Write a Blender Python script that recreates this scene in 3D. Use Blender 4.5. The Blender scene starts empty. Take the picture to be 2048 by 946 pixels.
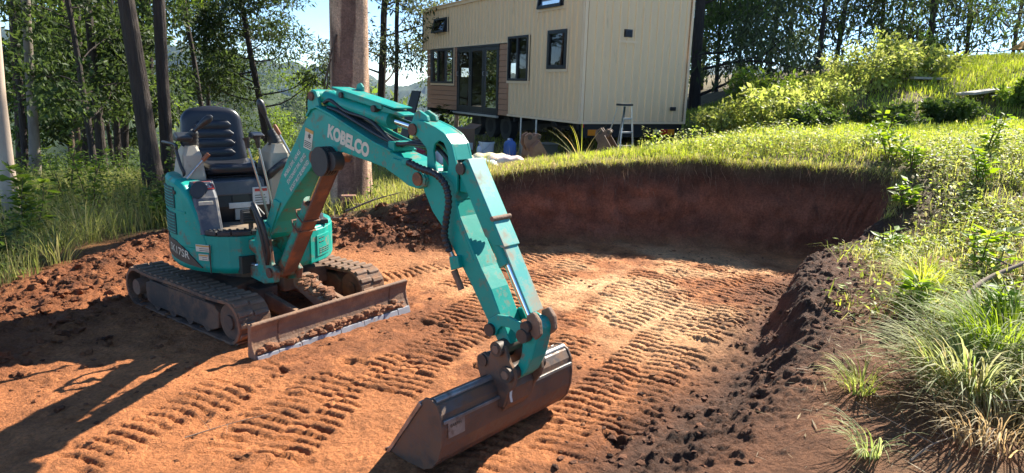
import bpy, bmesh, math, random
import numpy as np
from mathutils import Vector, Matrix

# ------------------------------------------------------------------ camera, sky, sun, exposure
scene = bpy.context.scene
COL = scene.collection
random.seed(7)
RNG = np.random.default_rng(11)

CAM_H, PITCH, ROLL = 1.70, math.radians(12.57), math.radians(1.7)
cd = bpy.data.cameras.new('camera')
cd.sensor_width = 36.0
cd.lens = 1350.0 / 2048.0 * 36.0
cd.clip_start, cd.clip_end = 0.05, 6000.0
cam = bpy.data.objects.new('camera', cd)
COL.objects.link(cam)
_fw = Vector((0, math.cos(PITCH), -math.sin(PITCH)))
_rt = Vector((1, 0, 0))
_up = _rt.cross(_fw)
_r2 = math.cos(ROLL) * _rt + math.sin(ROLL) * _up
_u2 = -math.sin(ROLL) * _rt + math.cos(ROLL) * _up
_m = Matrix((_r2, _u2, -_fw)).transposed().to_4x4()
_m.translation = (0, 0, CAM_H)
cam.matrix_world = _m
scene.camera = cam

SUN_AZ, SUN_EL = math.radians(41.5), math.radians(37.5)
world = bpy.data.worlds.new('World')
scene.world = world
world.use_nodes = True
wn = world.node_tree.nodes
sky = wn.new('ShaderNodeTexSky')
sky.sky_type = 'NISHITA'
sky.sun_disc = False
sky.sun_elevation = SUN_EL
sky.sun_rotation = SUN_AZ
sky.air_density, sky.dust_density, sky.ozone_density = 1.0, 0.0, 3.0
sky.altitude = 3500
hsv = wn.new('ShaderNodeHueSaturation')
hsv.inputs['Saturation'].default_value = 1.1
world.node_tree.links.new(sky.outputs[0], hsv.inputs['Color'])
world.node_tree.links.new(hsv.outputs[0], wn['Background'].inputs[0])
wn['Background'].inputs[1].default_value = 0.085

sd = bpy.data.lights.new('sun', 'SUN')
sd.energy, sd.angle, sd.color = 5.0, math.radians(0.53), (1.0, 0.93, 0.80)
sun = bpy.data.objects.new('sun', sd)
COL.objects.link(sun)
to_sun = Vector((math.sin(SUN_AZ) * math.cos(SUN_EL), math.cos(SUN_AZ) * math.cos(SUN_EL), math.sin(SUN_EL)))
sun.rotation_euler = to_sun.to_track_quat('Z', 'Y').to_euler()
sun.location = (30, 30, 40)

vs = scene.view_settings
scene.display_settings.display_device = 'sRGB'
vs.view_transform, vs.look, vs.gamma, vs.exposure = 'Standard', 'None', 1.0, 1.66
vs.use_curve_mapping = False
scene.cycles.use_denoising = True
scene.cycles.max_bounces = 8
scene.cycles.transparent_max_bounces = 12
scene.cycles.caustics_reflective = scene.cycles.caustics_refractive = False
scene.cycles.sample_clamp_indirect = 6.0

# ------------------------------------------------------------------ materials
MATS = {}
def _nodes(name):
    m = bpy.data.materials.new(name)
    m.use_nodes = True
    nt = m.node_tree
    return m, nt, nt.nodes['Principled BSDF'], nt.nodes['Material Output']

def _noise(nt, scale, detail=5.0, rough=0.6, vec=None):
    n = nt.nodes.new('ShaderNodeTexNoise')
    n.inputs['Scale'].default_value = scale
    n.inputs['Detail'].default_value = detail
    n.inputs['Roughness'].default_value = rough
    if vec is not None:
        nt.links.new(vec, n.inputs['Vector'])
    return n.outputs['Fac']

def _ramp(nt, fac, a, b, lo=0.0, hi=1.0):
    r = nt.nodes.new('ShaderNodeMapRange')
    r.inputs[1].default_value, r.inputs[2].default_value = a, b
    r.inputs[3].default_value, r.inputs[4].default_value = lo, hi
    r.clamp = True
    nt.links.new(fac, r.inputs[0])
    return r.outputs[0]

def _mix(nt, fac, a, b):
    m = nt.nodes.new('ShaderNodeMix')
    m.data_type = 'RGBA'
    for sock, v in ((m.inputs[0], fac), (m.inputs[6], a), (m.inputs[7], b)):
        if hasattr(v, 'links'):
            nt.links.new(v, sock)
        elif isinstance(v, (int, float)):
            sock.default_value = v
        else:
            sock.default_value = (*v[:3], 1.0)
    return m.outputs[2]

def pmat(key, col, col2=None, scale=6.0, rough=0.5, metal=0.0, bump=0.0, bscale=40.0,
         dirt=None, dirt_amt=0.5, dirt_scale=5.0, stretch=None, spec=0.5, coat=0.0, bdist=0.01):
    """Painted / plain surface: two-tone noise, patches of dirt or rust, fine relief."""
    m, nt, b, out = _nodes(key)
    tc = nt.nodes.new('ShaderNodeTexCoord').outputs['Object']
    vec = tc
    if stretch:
        mp = nt.nodes.new('ShaderNodeMapping')
        mp.inputs['Scale'].default_value = stretch
        nt.links.new(tc, mp.inputs['Vector'])
        vec = mp.outputs[0]
    c = col
    if col2 is not None:
        c = _mix(nt, _ramp(nt, _noise(nt, scale, vec=vec), 0.32, 0.68), col, col2)
    r = rough
    if dirt is not None:
        lo = 0.72 - 0.42 * dirt_amt
        f = _ramp(nt, _noise(nt, dirt_scale, 9.0, 0.68, vec=vec), lo, lo + 0.13)
        c = _mix(nt, f, c, dirt)
        r = _ramp(nt, f, 0, 1, rough, min(0.95, rough + 0.4))
    if hasattr(c, 'links'):
        nt.links.new(c, b.inputs['Base Color'])
    else:
        b.inputs['Base Color'].default_value = (*c, 1)
    if hasattr(r, 'links'):
        nt.links.new(r, b.inputs['Roughness'])
    else:
        b.inputs['Roughness'].default_value = r
    b.inputs['Metallic'].default_value = metal
    b.inputs['Specular IOR Level'].default_value = spec
    b.inputs['Coat Weight'].default_value = coat
    if bump:
        bn = nt.nodes.new('ShaderNodeBump')
        bn.inputs['Strength'].default_value = bump
        bn.inputs['Distance'].default_value = bdist
        nt.links.new(_noise(nt, bscale, 6.0, vec=vec), bn.inputs['Height'])
        nt.links.new(bn.outputs[0], b.inputs['Normal'])
    MATS[key] = m
    return m

def leaf_mat(key, transl=0.45, rough=0.55, spec=0.3):
    """Leaves and blades: own colour from the 'Col' attribute, light passing through."""
    m, nt, b, out = _nodes(key)
    at = nt.nodes.new('ShaderNodeAttribute')
    at.attribute_name = 'Col'
    b.inputs['Roughness'].default_value = rough
    b.inputs['Specular IOR Level'].default_value = spec
    nt.links.new(at.outputs['Color'], b.inputs['Base Color'])
    tr = nt.nodes.new('ShaderNodeBsdfTranslucent')
    hs = nt.nodes.new('ShaderNodeHueSaturation')
    hs.inputs['Hue'].default_value = 0.485
    hs.inputs['Saturation'].default_value = 1.12
    hs.inputs['Value'].default_value = 1.35
    nt.links.new(at.outputs['Color'], hs.inputs['Color'])
    nt.links.new(hs.outputs[0], tr.inputs['Color'])
    mx = nt.nodes.new('ShaderNodeMixShader')
    mx.inputs[0].default_value = transl
    nt.links.new(b.outputs[0], mx.inputs[1])
    nt.links.new(tr.outputs[0], mx.inputs[2])
    nt.links.new(mx.outputs[0], out.inputs['Surface'])
    MATS[key] = m

def soil_mat(key):
    """Soil: the mixture of earths is in the 'Col' attribute; grain and small relief here."""
    m, nt, b, out = _nodes(key)
    at = nt.nodes.new('ShaderNodeAttribute')
    at.attribute_name = 'Col'
    tc = nt.nodes.new('ShaderNodeTexCoord').outputs['Object']
    f1 = _ramp(nt, _noise(nt, 4.0, 10.0, 0.7, tc), 0.3, 0.7, 0.62, 1.35)
    f2 = _ramp(nt, _noise(nt, 48.0, 6.0, 0.75, tc), 0.28, 0.72, 0.5, 1.45)
    mul = nt.nodes.new('ShaderNodeMath'); mul.operation = 'MULTIPLY'
    nt.links.new(f1, mul.inputs[0]); nt.links.new(f2, mul.inputs[1])
    vm = nt.nodes.new('ShaderNodeVectorMath'); vm.operation = 'SCALE'
    nt.links.new(at.outputs['Color'], vm.inputs[0]); nt.links.new(mul.outputs[0], vm.inputs['Scale'])
    nt.links.new(vm.outputs[0], b.inputs['Base Color'])
    b.inputs['Roughness'].default_value = 0.88
    b.inputs['Specular IOR Level'].default_value = 0.25
    bn = nt.nodes.new('ShaderNodeBump')
    bn.inputs['Strength'].default_value = 1.0
    bn.inputs['Distance'].default_value = 0.045
    nt.links.new(_noise(nt, 42.0, 8.0, 0.72, tc), bn.inputs['Height'])
    nt.links.new(bn.outputs[0], b.inputs['Normal'])
    MATS[key] = m

def glass_mat(key, tint=0.45, rough=0.02):
    m, nt, b, out = _nodes(key)
    t = nt.nodes.new('ShaderNodeBsdfTransparent')
    t.inputs[0].default_value = (tint, tint, tint, 1)
    g = nt.nodes.new('ShaderNodeBsdfGlossy')
    g.inputs['Roughness'].default_value = rough
    fr = nt.nodes.new('ShaderNodeFresnel')
    fr.inputs[0].default_value = 1.75
    mx = nt.nodes.new('ShaderNodeMixShader')
    nt.links.new(fr.outputs[0], mx.inputs[0])
    nt.links.new(t.outputs[0], mx.inputs[1])
    nt.links.new(g.outputs[0], mx.inputs[2])
    nt.links.new(mx.outputs[0], out.inputs['Surface'])
    MATS[key] = m

RUST = (0.16, 0.065, 0.03)
MUD = (0.24, 0.115, 0.06)
pmat('teal', (0.001, 0.25, 0.20), (0.005, 0.31, 0.25), 4.0, 0.42, spec=0.35, dirt=(0.17, 0.17, 0.115), dirt_amt=0.42, dirt_scale=13.0, bump=0.06, bscale=25)
pmat('teal_worn', (0.003, 0.24, 0.19), (0.008, 0.29, 0.235), 3.0, 0.42, dirt=RUST, dirt_amt=0.66, dirt_scale=6.0, bump=0.12)
pmat('teal_faded', (0.06, 0.36, 0.32), (0.03, 0.33, 0.29), 5.0, 0.45, dirt=(0.30, 0.27, 0.20), dirt_amt=0.62, dirt_scale=5.0)
pmat('teal_dark', (0.006, 0.055, 0.055), (0.01, 0.075, 0.07), 30, 0.6)
pmat('rusty_steel', (0.15, 0.07, 0.04), (0.09, 0.045, 0.03), 9.0, 0.75, bump=0.4, bscale=60, dirt=(0.26, 0.10, 0.04), dirt_amt=0.5)
pmat('muddy_steel', (0.21, 0.125, 0.08), (0.15, 0.085, 0.055), 8.0, 0.8, bump=0.5, bscale=50, dirt=(0.27, 0.155, 0.09), dirt_amt=0.6)
pmat('mud', (0.26, 0.11, 0.05), (0.16, 0.07, 0.035), 14.0, 0.95, bump=1.0, bscale=70)
pmat('cutting_edge', (0.38, 0.39, 0.42), (0.27, 0.27, 0.29), 12, 0.42, metal=0.35, dirt=MUD, dirt_amt=0.35, dirt_scale=18)
pmat('bucket_steel', (0.075, 0.058, 0.048), (0.13, 0.085, 0.06), 7, 0.5, metal=0.2, dirt=(0.19, 0.10, 0.055), dirt_amt=0.72, dirt_scale=9, bump=0.15, bscale=50)
pmat('bucket_worn', (0.32, 0.31, 0.30), (0.16, 0.14, 0.12), 9, 0.38, metal=0.6, dirt=(0.15, 0.09, 0.06), dirt_amt=0.4, bump=0.1)
pmat('old_bucket', (0.20, 0.12, 0.08), (0.13, 0.07, 0.045), 8, 0.7, bump=0.2)
pmat('pin_steel', (0.06, 0.05, 0.045), (0.10, 0.07, 0.05), 20, 0.6, metal=0.4)
pmat('chrome', (0.75, 0.76, 0.78), rough=0.09, metal=1.0)
pmat('rubber', (0.022, 0.022, 0.023), (0.035, 0.034, 0.033), 20, 0.62, bump=0.1)
pmat('hose', (0.018, 0.018, 0.019), rough=0.42)
pmat('track_rubber', (0.095, 0.055, 0.036), (0.13, 0.075, 0.048), 8, 0.85, bump=0.5, dirt=(0.24, 0.12, 0.065), dirt_amt=0.72, dirt_scale=9)
pmat('lug_rubber', (0.24, 0.15, 0.10), (0.15, 0.09, 0.06), 15, 0.85, bump=0.5, dirt=(0.24, 0.12, 0.06), dirt_amt=0.5, dirt_scale=12)
pmat('frame_dark', (0.06, 0.042, 0.032), (0.10, 0.062, 0.042), 9, 0.8, bump=0.3, dirt=(0.19, 0.10, 0.058), dirt_amt=0.65)
pmat('seat_vinyl', (0.010, 0.012, 0.018), (0.016, 0.018, 0.026), 12, 0.36, bump=0.08, bscale=120, dirt=(0.07, 0.065, 0.06), dirt_amt=0.18)
pmat('console_beige', (0.40, 0.36, 0.28), (0.34, 0.30, 0.23), 7, 0.55, dirt=(0.20, 0.15, 0.10), dirt_amt=0.3)
pmat('grey_plastic', (0.055, 0.062, 0.075), (0.095, 0.10, 0.115), 10, 0.4, dirt=(0.24, 0.21, 0.17), dirt_amt=0.4)
pmat('black_plastic', (0.014, 0.015, 0.018), (0.03, 0.03, 0.032), 12, 0.42, dirt=(0.10, 0.085, 0.07), dirt_amt=0.3)
pmat('floor_mat', (0.09, 0.075, 0.06), (0.26, 0.18, 0.11), 9, 0.85, bump=0.3)
pmat('lever_steel', (0.42, 0.42, 0.43), rough=0.28, metal=0.9, dirt=(0.1, 0.09, 0.08), dirt_amt=0.3, dirt_scale=20)
pmat('handle_orange', (0.26, 0.085, 0.035), rough=0.5)
pmat('decal_cream', (0.62, 0.58, 0.46), (0.52, 0.47, 0.36), 30, 0.5)
pmat('decal_white', (0.66, 0.64, 0.57), (0.54, 0.51, 0.44), 25, 0.5)
pmat('decal_dusty', (0.34, 0.28, 0.21), (0.24, 0.17, 0.12), 14, 0.7, dirt=(0.17, 0.10, 0.06), dirt_amt=0.45, dirt_scale=9)
pmat('decal_grey', (0.33, 0.33, 0.30), rough=0.5)
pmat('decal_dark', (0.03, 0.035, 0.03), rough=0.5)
pmat('decal_orange', (0.55, 0.28, 0.05), rough=0.5)
pmat('decal_red', (0.50, 0.045, 0.03), rough=0.5)
pmat('swoosh', (0.060, 0.045, 0.032), (0.09, 0.06, 0.04), 12, 0.6)
pmat('clad', (0.86, 0.615, 0.37), (0.82, 0.58, 0.345), 2.0, 0.45, dirt=(0.52, 0.40, 0.26), dirt_amt=0.24, dirt_scale=2.5, stretch=(3, 3, 0.5))
pmat('trim', (0.86, 0.63, 0.41), rough=0.45)
pmat('cedar', (0.48, 0.25, 0.14), (0.38, 0.18, 0.10), 9, 0.62, stretch=(2, 2, 14), bump=0.1)
pmat('charcoal_frame', (0.012, 0.014, 0.020), rough=0.4)
pmat('interior', (0.10, 0.085, 0.07), rough=0.8)
pmat('interior_orange', (0.55, 0.16, 0.04), rough=0.6)
pmat('chassis', (0.012, 0.012, 0.013), rough=0.7)
pmat('lens_red', (0.55, 0.02, 0.015), rough=0.25)
pmat('lens_amber', (0.75, 0.24, 0.02), rough=0.25)
pmat('aluminium', (0.62, 0.62, 0.62), (0.5, 0.5, 0.5), 15, 0.38, metal=0.7)
pmat('jerry_blue', (0.05, 0.12, 0.34), rough=0.4)
pmat('drum_beige', (0.42, 0.37, 0.27), rough=0.55)
pmat('tub_green', (0.09, 0.085, 0.06), rough=0.6)
pmat('white_plastic', (0.68, 0.68, 0.66), rough=0.45)
pmat('cardboard', (0.20, 0.11, 0.062), (0.16, 0.09, 0.05), 5, 0.85)
pmat('bag_yellow', (0.66, 0.56, 0.22), (0.62, 0.60, 0.50), 7, 0.5, bump=0.3, bscale=20)
pmat('bag_white', (0.68, 0.64, 0.58), (0.62, 0.38, 0.30), 6, 0.5, bump=0.3, bscale=20)
pmat('bag_pink', (0.60, 0.30, 0.24), (0.66, 0.55, 0.46), 7, 0.5, bump=0.3, bscale=20)
pmat('bag_blue', (0.28, 0.50, 0.60), (0.60, 0.64, 0.64), 7, 0.5, bump=0.3, bscale=20)
pmat('crate_blue', (0.025, 0.06, 0.16), rough=0.5)
pmat('cloth_red', (0.25, 0.03, 0.05), rough=0.8)
pmat('board', (0.44, 0.40, 0.33), (0.30, 0.26, 0.20), 6, 0.8, stretch=(1, 10, 1), bump=0.3)
pmat('tarp_orange', (0.72, 0.33, 0.04), (0.66, 0.28, 0.03), 6, 0.6)
pmat('brick_clay', (0.30, 0.14, 0.10), (0.22, 0.11, 0.08), 10, 0.9, bump=0.4)
pmat('bark_dark', (0.060, 0.043, 0.034), (0.030, 0.022, 0.018), 5, 0.95, bump=1.0, bscale=7, stretch=(5, 5, 0.6), bdist=0.06)
pmat('bark_brown', (0.13, 0.085, 0.060), (0.065, 0.043, 0.032), 5, 0.95, bump=0.9, bscale=8, stretch=(5, 5, 0.6), bdist=0.05)
pmat('bark_grey', (0.24, 0.20, 0.16), (0.12, 0.095, 0.075), 4, 0.9, bump=0.6, bscale=14, stretch=(3, 3, 0.6))
pmat('gum_bark', (0.45, 0.335, 0.25), (0.38, 0.275, 0.205), 2.2, 0.75, bump=0.25, bscale=9, dirt=(0.17, 0.12, 0.10), dirt_amt=0.55, dirt_scale=1.5, stretch=(2.6, 2.6, 0.42))
pmat('pale_bark', (0.50, 0.40, 0.31), (0.36, 0.27, 0.20), 3, 0.8, bump=0.25, bscale=12, stretch=(2, 2, 0.6))
pmat('dead_wood', (0.24, 0.18, 0.13), (0.15, 0.11, 0.08), 8, 0.9, bump=0.5, stretch=(4, 4, 1))
leaf_mat('leaf', 0.52)
leaf_mat('leaf_gloss', 0.4, 0.38, 0.5)
leaf_mat('grass', 0.5, 0.6, 0.2)
leaf_mat('weed_leaf', 0.58, 0.5, 0.35)
soil_mat('bark_peel')
leaf_mat('needle', 0.35, 0.7, 0.2)
soil_mat('soil')
glass_mat('glass', 0.42)
glass_mat('glass_dark', 0.12)

# ------------------------------------------------------------------ helpers
ORG = {}
def tag(o, label=None, cat=None, group=None, kind=None):
    if label: o['label'] = label
    if cat: o['category'] = cat
    if group: o['group'] = group
    if kind: o['kind'] = kind
    return o

def thing(name, loc, label, cat, group=None):
    o = bpy.data.objects.new(name, None)
    o.empty_display_size = 0.2
    COL.objects.link(o)
    o.location = loc
    ORG[o.name] = np.array(loc, float)
    return tag(o, label, cat, group)

def link_mesh(name, me, mat, parent=None, org=None):
    o = bpy.data.objects.new(name, me)
    COL.objects.link(o)
    if mat is not None:
        me.materials.append(MATS[mat])
    if parent is not None:
        o.parent = parent
        ORG[o.name] = ORG[parent.name]
    else:
        p = np.zeros(3) if org is None else np.array(org, float)
        o.location = p
        ORG[o.name] = p
    return o

def ID(a, b, c):
    return np.array((a, b, c), float)

def frame(O, A, N):
    O, A, N = np.array(O, float), np.array(A, float), np.array(N, float)
    Z = np.array((0, 0, 1.0))
    return lambda a, b, c: O + A * a + N * b + Z * c

class MB:
    """Collects solids in a local frame T; build() links them as one mesh object."""
    def __init__(s, T=ID):
        s.v, s.f, s.T, s.sm = [], [], T, []
    def add(s, vs, fs, smooth=False):
        n = len(s.v)
        s.v.extend(np.asarray(s.T(*p)) for p in vs)
        for f in fs:
            s.f.append([i + n for i in f]); s.sm.append(smooth)
        return s
    def box(s, x0, x1, y0, y1, z0, z1):
        v = [(x, y, z) for x in (x0, x1) for y in (y0, y1) for z in (z0, z1)]
        return s.add(v, [(0, 1, 3, 2), (4, 6, 7, 5), (0, 4, 5, 1), (2, 3, 7, 6), (0, 2, 6, 4), (1, 5, 7, 3)])
    def prism(s, poly, lo, hi, ax='y'):
        def P(p, t):
            return {'y': (p[0], t, p[1]), 'z': (p[0], p[1], t), 'x': (t, p[0], p[1])}[ax]
        n = len(poly)
        v = [P(p, lo) for p in poly] + [P(p, hi) for p in poly]
        f = [tuple(range(n))[::-1], tuple(range(n, 2 * n))]
        f += [(i, (i + 1) % n, n + (i + 1) % n, n + i) for i in range(n)]
        return s.add(v, f)
    def loft(s, secs, cap=True, smooth=False, closed=True):
        n = len(secs[0])
        v = [p for q in secs for p in q]
        f = []
        for k in range(len(secs) - 1):
            for i in range(n if closed else n - 1):
                j = (i + 1) % n
                f.append((k * n + i, k * n + j, (k + 1) * n + j, (k + 1) * n + i))
        s.add(v, f, smooth)
        if cap and closed:
            s.add(secs[0], [tuple(range(n))[::-1]])
            s.add(secs[-1], [tuple(range(n))])
        return s
    def tube(s, pts, r, seg=8, cap=True, smooth=True):
        pts = [np.array(p, float) for p in pts]
        rr = r if hasattr(r, '__len__') else [r] * len(pts)
        secs, up = [], None
        for i, p in enumerate(pts):
            t = pts[min(i + 1, len(pts) - 1)] - pts[max(i - 1, 0)]
            t = t / (np.linalg.norm(t) + 1e-9)
            if up is None:
                up = np.array((0, 0, 1.0)) if abs(t[2]) < 0.9 else np.array((1.0, 0, 0))
            a = np.cross(t, up); a /= np.linalg.norm(a) + 1e-9
            b = np.cross(a, t); up = b
            secs.append([p + rr[i] * (math.cos(k * 2 * math.pi / seg) * a + math.sin(k * 2 * math.pi / seg) * b) for k in range(seg)])
        return s.loft(secs, cap, smooth)
    def cyl(s, p0, p1, r0, r1=None, seg=16):
        return s.tube([p0, p1], [r0, r0 if r1 is None else r1], seg)
    def build(s, name, mat, parent=None, bevel=0.0, org=None, smooth=None, segs=2):
        me = bpy.data.meshes.new(name)
        o0 = ORG[parent.name] if parent is not None else (np.zeros(3) if org is None else np.array(org, float))
        me.from_pydata([tuple(p - o0) for p in s.v], [], s.f)
        me.polygons.foreach_set('use_smooth', [bool(x) if smooth is None else smooth for x in s.sm])
        bm = bmesh.new(); bm.from_mesh(me)
        bmesh.ops.recalc_face_normals(bm, faces=bm.faces)
        bm.to_mesh(me); bm.free()
        o = link_mesh(name, me, mat, parent, org)
        if bevel:
            b = o.modifiers.new('bevel', 'BEVEL')
            b.width, b.segments, b.limit_method, b.angle_limit = bevel, segs, 'ANGLE', math.radians(35)
            b.use_clamp_overlap = True
        return o

def np_mesh(name, V, F, mat, parent=None, org=None, col=None, smooth=False):
    """V (n,3) world coordinates, F (m,k) indices, col (n,3) own colour per vertex."""
    o0 = ORG[parent.name] if parent is not None else (np.zeros(3) if org is None else np.array(org, float))
    V = (np.asarray(V, float) - o0).astype(np.float32)
    F = np.asarray(F, np.int32)
    me = bpy.data.meshes.new(name)
    me.vertices.add(len(V)); me.vertices.foreach_set('co', V.ravel())
    m, k = F.shape
    me.loops.add(m * k); me.loops.foreach_set('vertex_index', F.ravel())
    me.polygons.add(m)
    me.polygons.foreach_set('loop_start', np.arange(0, m * k, k, dtype=np.int32))
    me.polygons.foreach_set('use_smooth', np.full(m, smooth))
    me.update(calc_edges=True)
    if col is not None:
        a = me.color_attributes.new('Col', 'FLOAT_COLOR', 'POINT')
        c = np.ones((len(V), 4), np.float32); c[:, :3] = col
        a.data.foreach_set('color', c.ravel())
    return link_mesh(name, me, mat, parent, org)

def text_geo(s, offset=0.0, extrude=0.0, res=3):
    cu = bpy.data.curves.new('t', 'FONT')
    cu.body, cu.size, cu.offset, cu.extrude, cu.resolution_u = s, 1.0, offset, extrude, res
    o = bpy.data.objects.new('t', cu)
    COL.objects.link(o)
    bpy.context.view_layer.update()
    me = o.evaluated_get(bpy.context.evaluated_depsgraph_get()).to_mesh()
    v = [tuple(p.co) for p in me.vertices]
    f = [tuple(p.vertices) for p in me.polygons]
    bpy.data.objects.remove(o); bpy.data.curves.remove(cu)
    xs = [p[0] for p in v]; ys = [p[1] for p in v]
    x0, x1, y0, y1 = min(xs), max(xs), min(ys), max(ys)
    return [((p[0] - x0) / (x1 - x0), (p[1] - y0) / (y1 - y0)) for p in v], f

def lettering(name, text, fn, mat, parent, offset=0.0):
    """fn maps (0..1 along the line, 0..1 up) to a point on the surface."""
    v, f = text_geo(text, offset)
    me = bpy.data.meshes.new(name)
    me.from_pydata([tuple(np.asarray(fn(a, b)) - ORG[parent.name]) for a, b in v], [], f)
    return link_mesh(name, me, mat, parent)

# value noise
_TAB = np.random.default_rng(5).random((256, 256))
def vnoise(x, y):
    xi, yi = np.floor(x).astype(int), np.floor(y).astype(int)
    fx, fy = x - xi, y - yi
    fx = fx * fx * (3 - 2 * fx); fy = fy * fy * (3 - 2 * fy)
    a = _TAB[xi & 255, yi & 255]; b = _TAB[(xi + 1) & 255, yi & 255]
    c = _TAB[xi & 255, (yi + 1) & 255]; d = _TAB[(xi + 1) & 255, (yi + 1) & 255]
    return (a * (1 - fx) + b * fx) * (1 - fy) + (c * (1 - fx) + d * fx) * fy
def fbm(x, y, s, o=4, g=0.5):
    r, a, t = 0, 1.0, 0
    for i in range(o):
        r = r + a * (vnoise(x * s + 17.3 * i, y * s + 9.1 * i) - 0.5) * 2
        t += a; a *= g; s *= 2.03
    return r / t
def billow(x, y, s, o=3):
    r, a, t = 0, 1.0, 0
    for i in range(o):
        r = r + a * (1 - np.abs(vnoise(x * s + 3.7 * i, y * s + 21.1 * i) - 0.5) * 2.0)
        t += a; a *= 0.5; s *= 2.1
    return r / t
def sstep(a, b, x):
    t = np.clip((x - a) / (b - a), 0, 1)
    return t * t * (3 - 2 * t)

# ------------------------------------------------------------------ ground: pit floor, cut bank, slopes, valley
PIT = [(-3.6, 0.5, .8), (-3.62, 4.4, .8), (-3.75, 5.4, .8), (-3.8, 6.6, .8), (-3.2, 7.45, .5), (-2.2, 7.35, .40),
       (-1.2, 7.3, .3), (-.3, 7.40, .26), (1.0, 7.45, .28), (2.1, 7.42, .28), (3.0, 7.22, .28), (3.68, 6.90, .26), (3.5, 6.55, .2),
       (2.75, 6.15, .16), (2.1, 5.2, .2), (1.64, 4.31, .3), (1.2, 3.7, .6), (.75, 3.2, .9), (.2, 2.6, 1.0), (-.5, 1.9, .8), (-1.0, .5, .8)]
CP = np.array([
    (-.38, 7.6, .62), (.18, 7.7, .77), (.98, 7.8, .87), (2.12, 7.8, .94), (3.16, 7.65, .98), (3.8, 7.3, 1.0), (4.0, 6.85, .92),
    (-.46, 9, .57), (.5, 9.5, .65), (1.62, 10, .73), (2.85, 10.5, .90), (4.37, 10.5, 1.10), (5.16, 10, 1.16), (3.3, 12, .85),
    (-.3, 13, .26), (1.25, 14, .32), (-1.4, 15, .2), (-3, 20, .10), (3.5, 15, .62), (2.4, 12.4, .50), (4.2, 13, .85),
    (3.05, 6.1, .36), (2.9, 5, .50), (4.1, 6.0, .72), (4.6, 6, .84), (1.9, 2.8, .28), (1.5, 3, .22), (2.9, 3.6, .42), (6.6, 9, 1.2),
    (10, 14, 2.08), (7.7, 14, 1.82), (1.9, 2.2, .34), (1.1, 2.6, .18), (8.6, 12, 1.5), (4.5, 3.5, .62), (3, 1, .4), (0, 0, .1),
    (5.5, 12.6, 1.25), (14, 24, 2.6), (7, 22, 1.7), (26, 30, 3.6), (30, 10, 4.5), (12, 5, 1.7), (3, 26, .4), (10, 40, 2),
    (-6.3, 9, 0), (-8, 13, -.25), (-4.7, 6, 0), (-4.9, 9, .02), (-2.1, 8.4, .12), (-1.6, 9.6, .18), (-3, 11, .12), (-9, 30, -2.6),
    (-15, 40, -6), (-14, 20, -1.6), (-8, 4, 0), (-4.2, 2, .05), (-15, 8, -.4), (-30, 20, -4), (-4, 28, -.8), (0, 45, -3), (-30, 45, -9),
    (0, -12, 0), (-20, -12, 0), (20, -12, 2), (35, 45, 4)], float)
def _tps():
    P = CP[:, :2]
    n = len(P)
    r = np.linalg.norm(P[:, None] - P[None], axis=2)
    K = np.where(r > 0, r * r * np.log(np.maximum(r, 1e-9)), 0) + 0.02 * np.eye(n)
    A = np.zeros((n + 3, n + 3))
    A[:n, :n] = K
    Q = np.c_[np.ones(n), P]
    A[:n, n:] = Q; A[n:, :n] = Q.T
    return np.linalg.solve(A, np.r_[CP[:, 2], 0, 0, 0])
_W = _tps()
def bank(x, y):
    """Height of the untouched land."""
    sh = x.shape
    x, y = x.ravel(), y.ravel()
    xc, yc = np.clip(x, -30, 34), np.clip(y, -12, 46)
    z = _W[-3] + _W[-2] * xc + _W[-1] * yc
    for (px, py, _), w in zip(CP, _W):
        r2 = (xc - px) ** 2 + (yc - py) ** 2
        z = z + w * 0.5 * r2 * np.log(np.maximum(r2, 1e-12))
    over = np.hypot(x - xc, y - yc)
    left = sstep(25, -25, x)
    z = z - over * (0.16 * left - 0.01 * (1 - left))
    return np.maximum(z, -42.0).reshape(sh)
def pit_dist(x, y):
    """Signed distance to the pit outline (positive outside) and the width of the slope there."""
    sh = x.shape
    x, y = x.ravel(), y.ravel()
    best = np.full(x.shape, 1e9); w = np.ones_like(x); inside = np.zeros(x.shape, bool)
    n = len(PIT)
    for i in range(n):
        ax, ay, aw = PIT[i]; bx, by, bw = PIT[(i + 1) % n]
        dx, dy = bx - ax, by - ay
        t = np.clip(((x - ax) * dx + (y - ay) * dy) / (dx * dx + dy * dy), 0, 1)
        d = np.hypot(x - ax - t * dx, y - ay - t * dy)
        m = d < best
        best = np.where(m, d, best); w = np.where(m, aw + t * (bw - aw), w)
        c = ((ay > y) != (by > y)) & (x < (bx - ax) * (y - ay) / (by - ay + 1e-12) + ax)
        inside ^= c
    return np.where(inside, -best, best).reshape(sh), w.reshape(sh)
def polyd(x, y, pts):
    """Distance to a polyline, length along it, signed offset across it."""
    best = np.full(x.shape, 1e9); along = np.zeros_like(x); off = np.zeros_like(x); L = 0
    for (ax, ay), (bx, by) in zip(pts[:-1], pts[1:]):
        dx, dy = bx - ax, by - ay
        l = math.hypot(dx, dy)
        t = np.clip(((x - ax) * dx + (y - ay) * dy) / (l * l), 0, 1)
        d = np.hypot(x - ax - t * dx, y - ay - t * dy)
        m = d < best
        best = np.where(m, d, best); along = np.where(m, L + t * l, along)
        off = np.where(m, ((x - ax) * dy - (y - ay) * dx) / l, off)
        L += l
    return best, along, off
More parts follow.
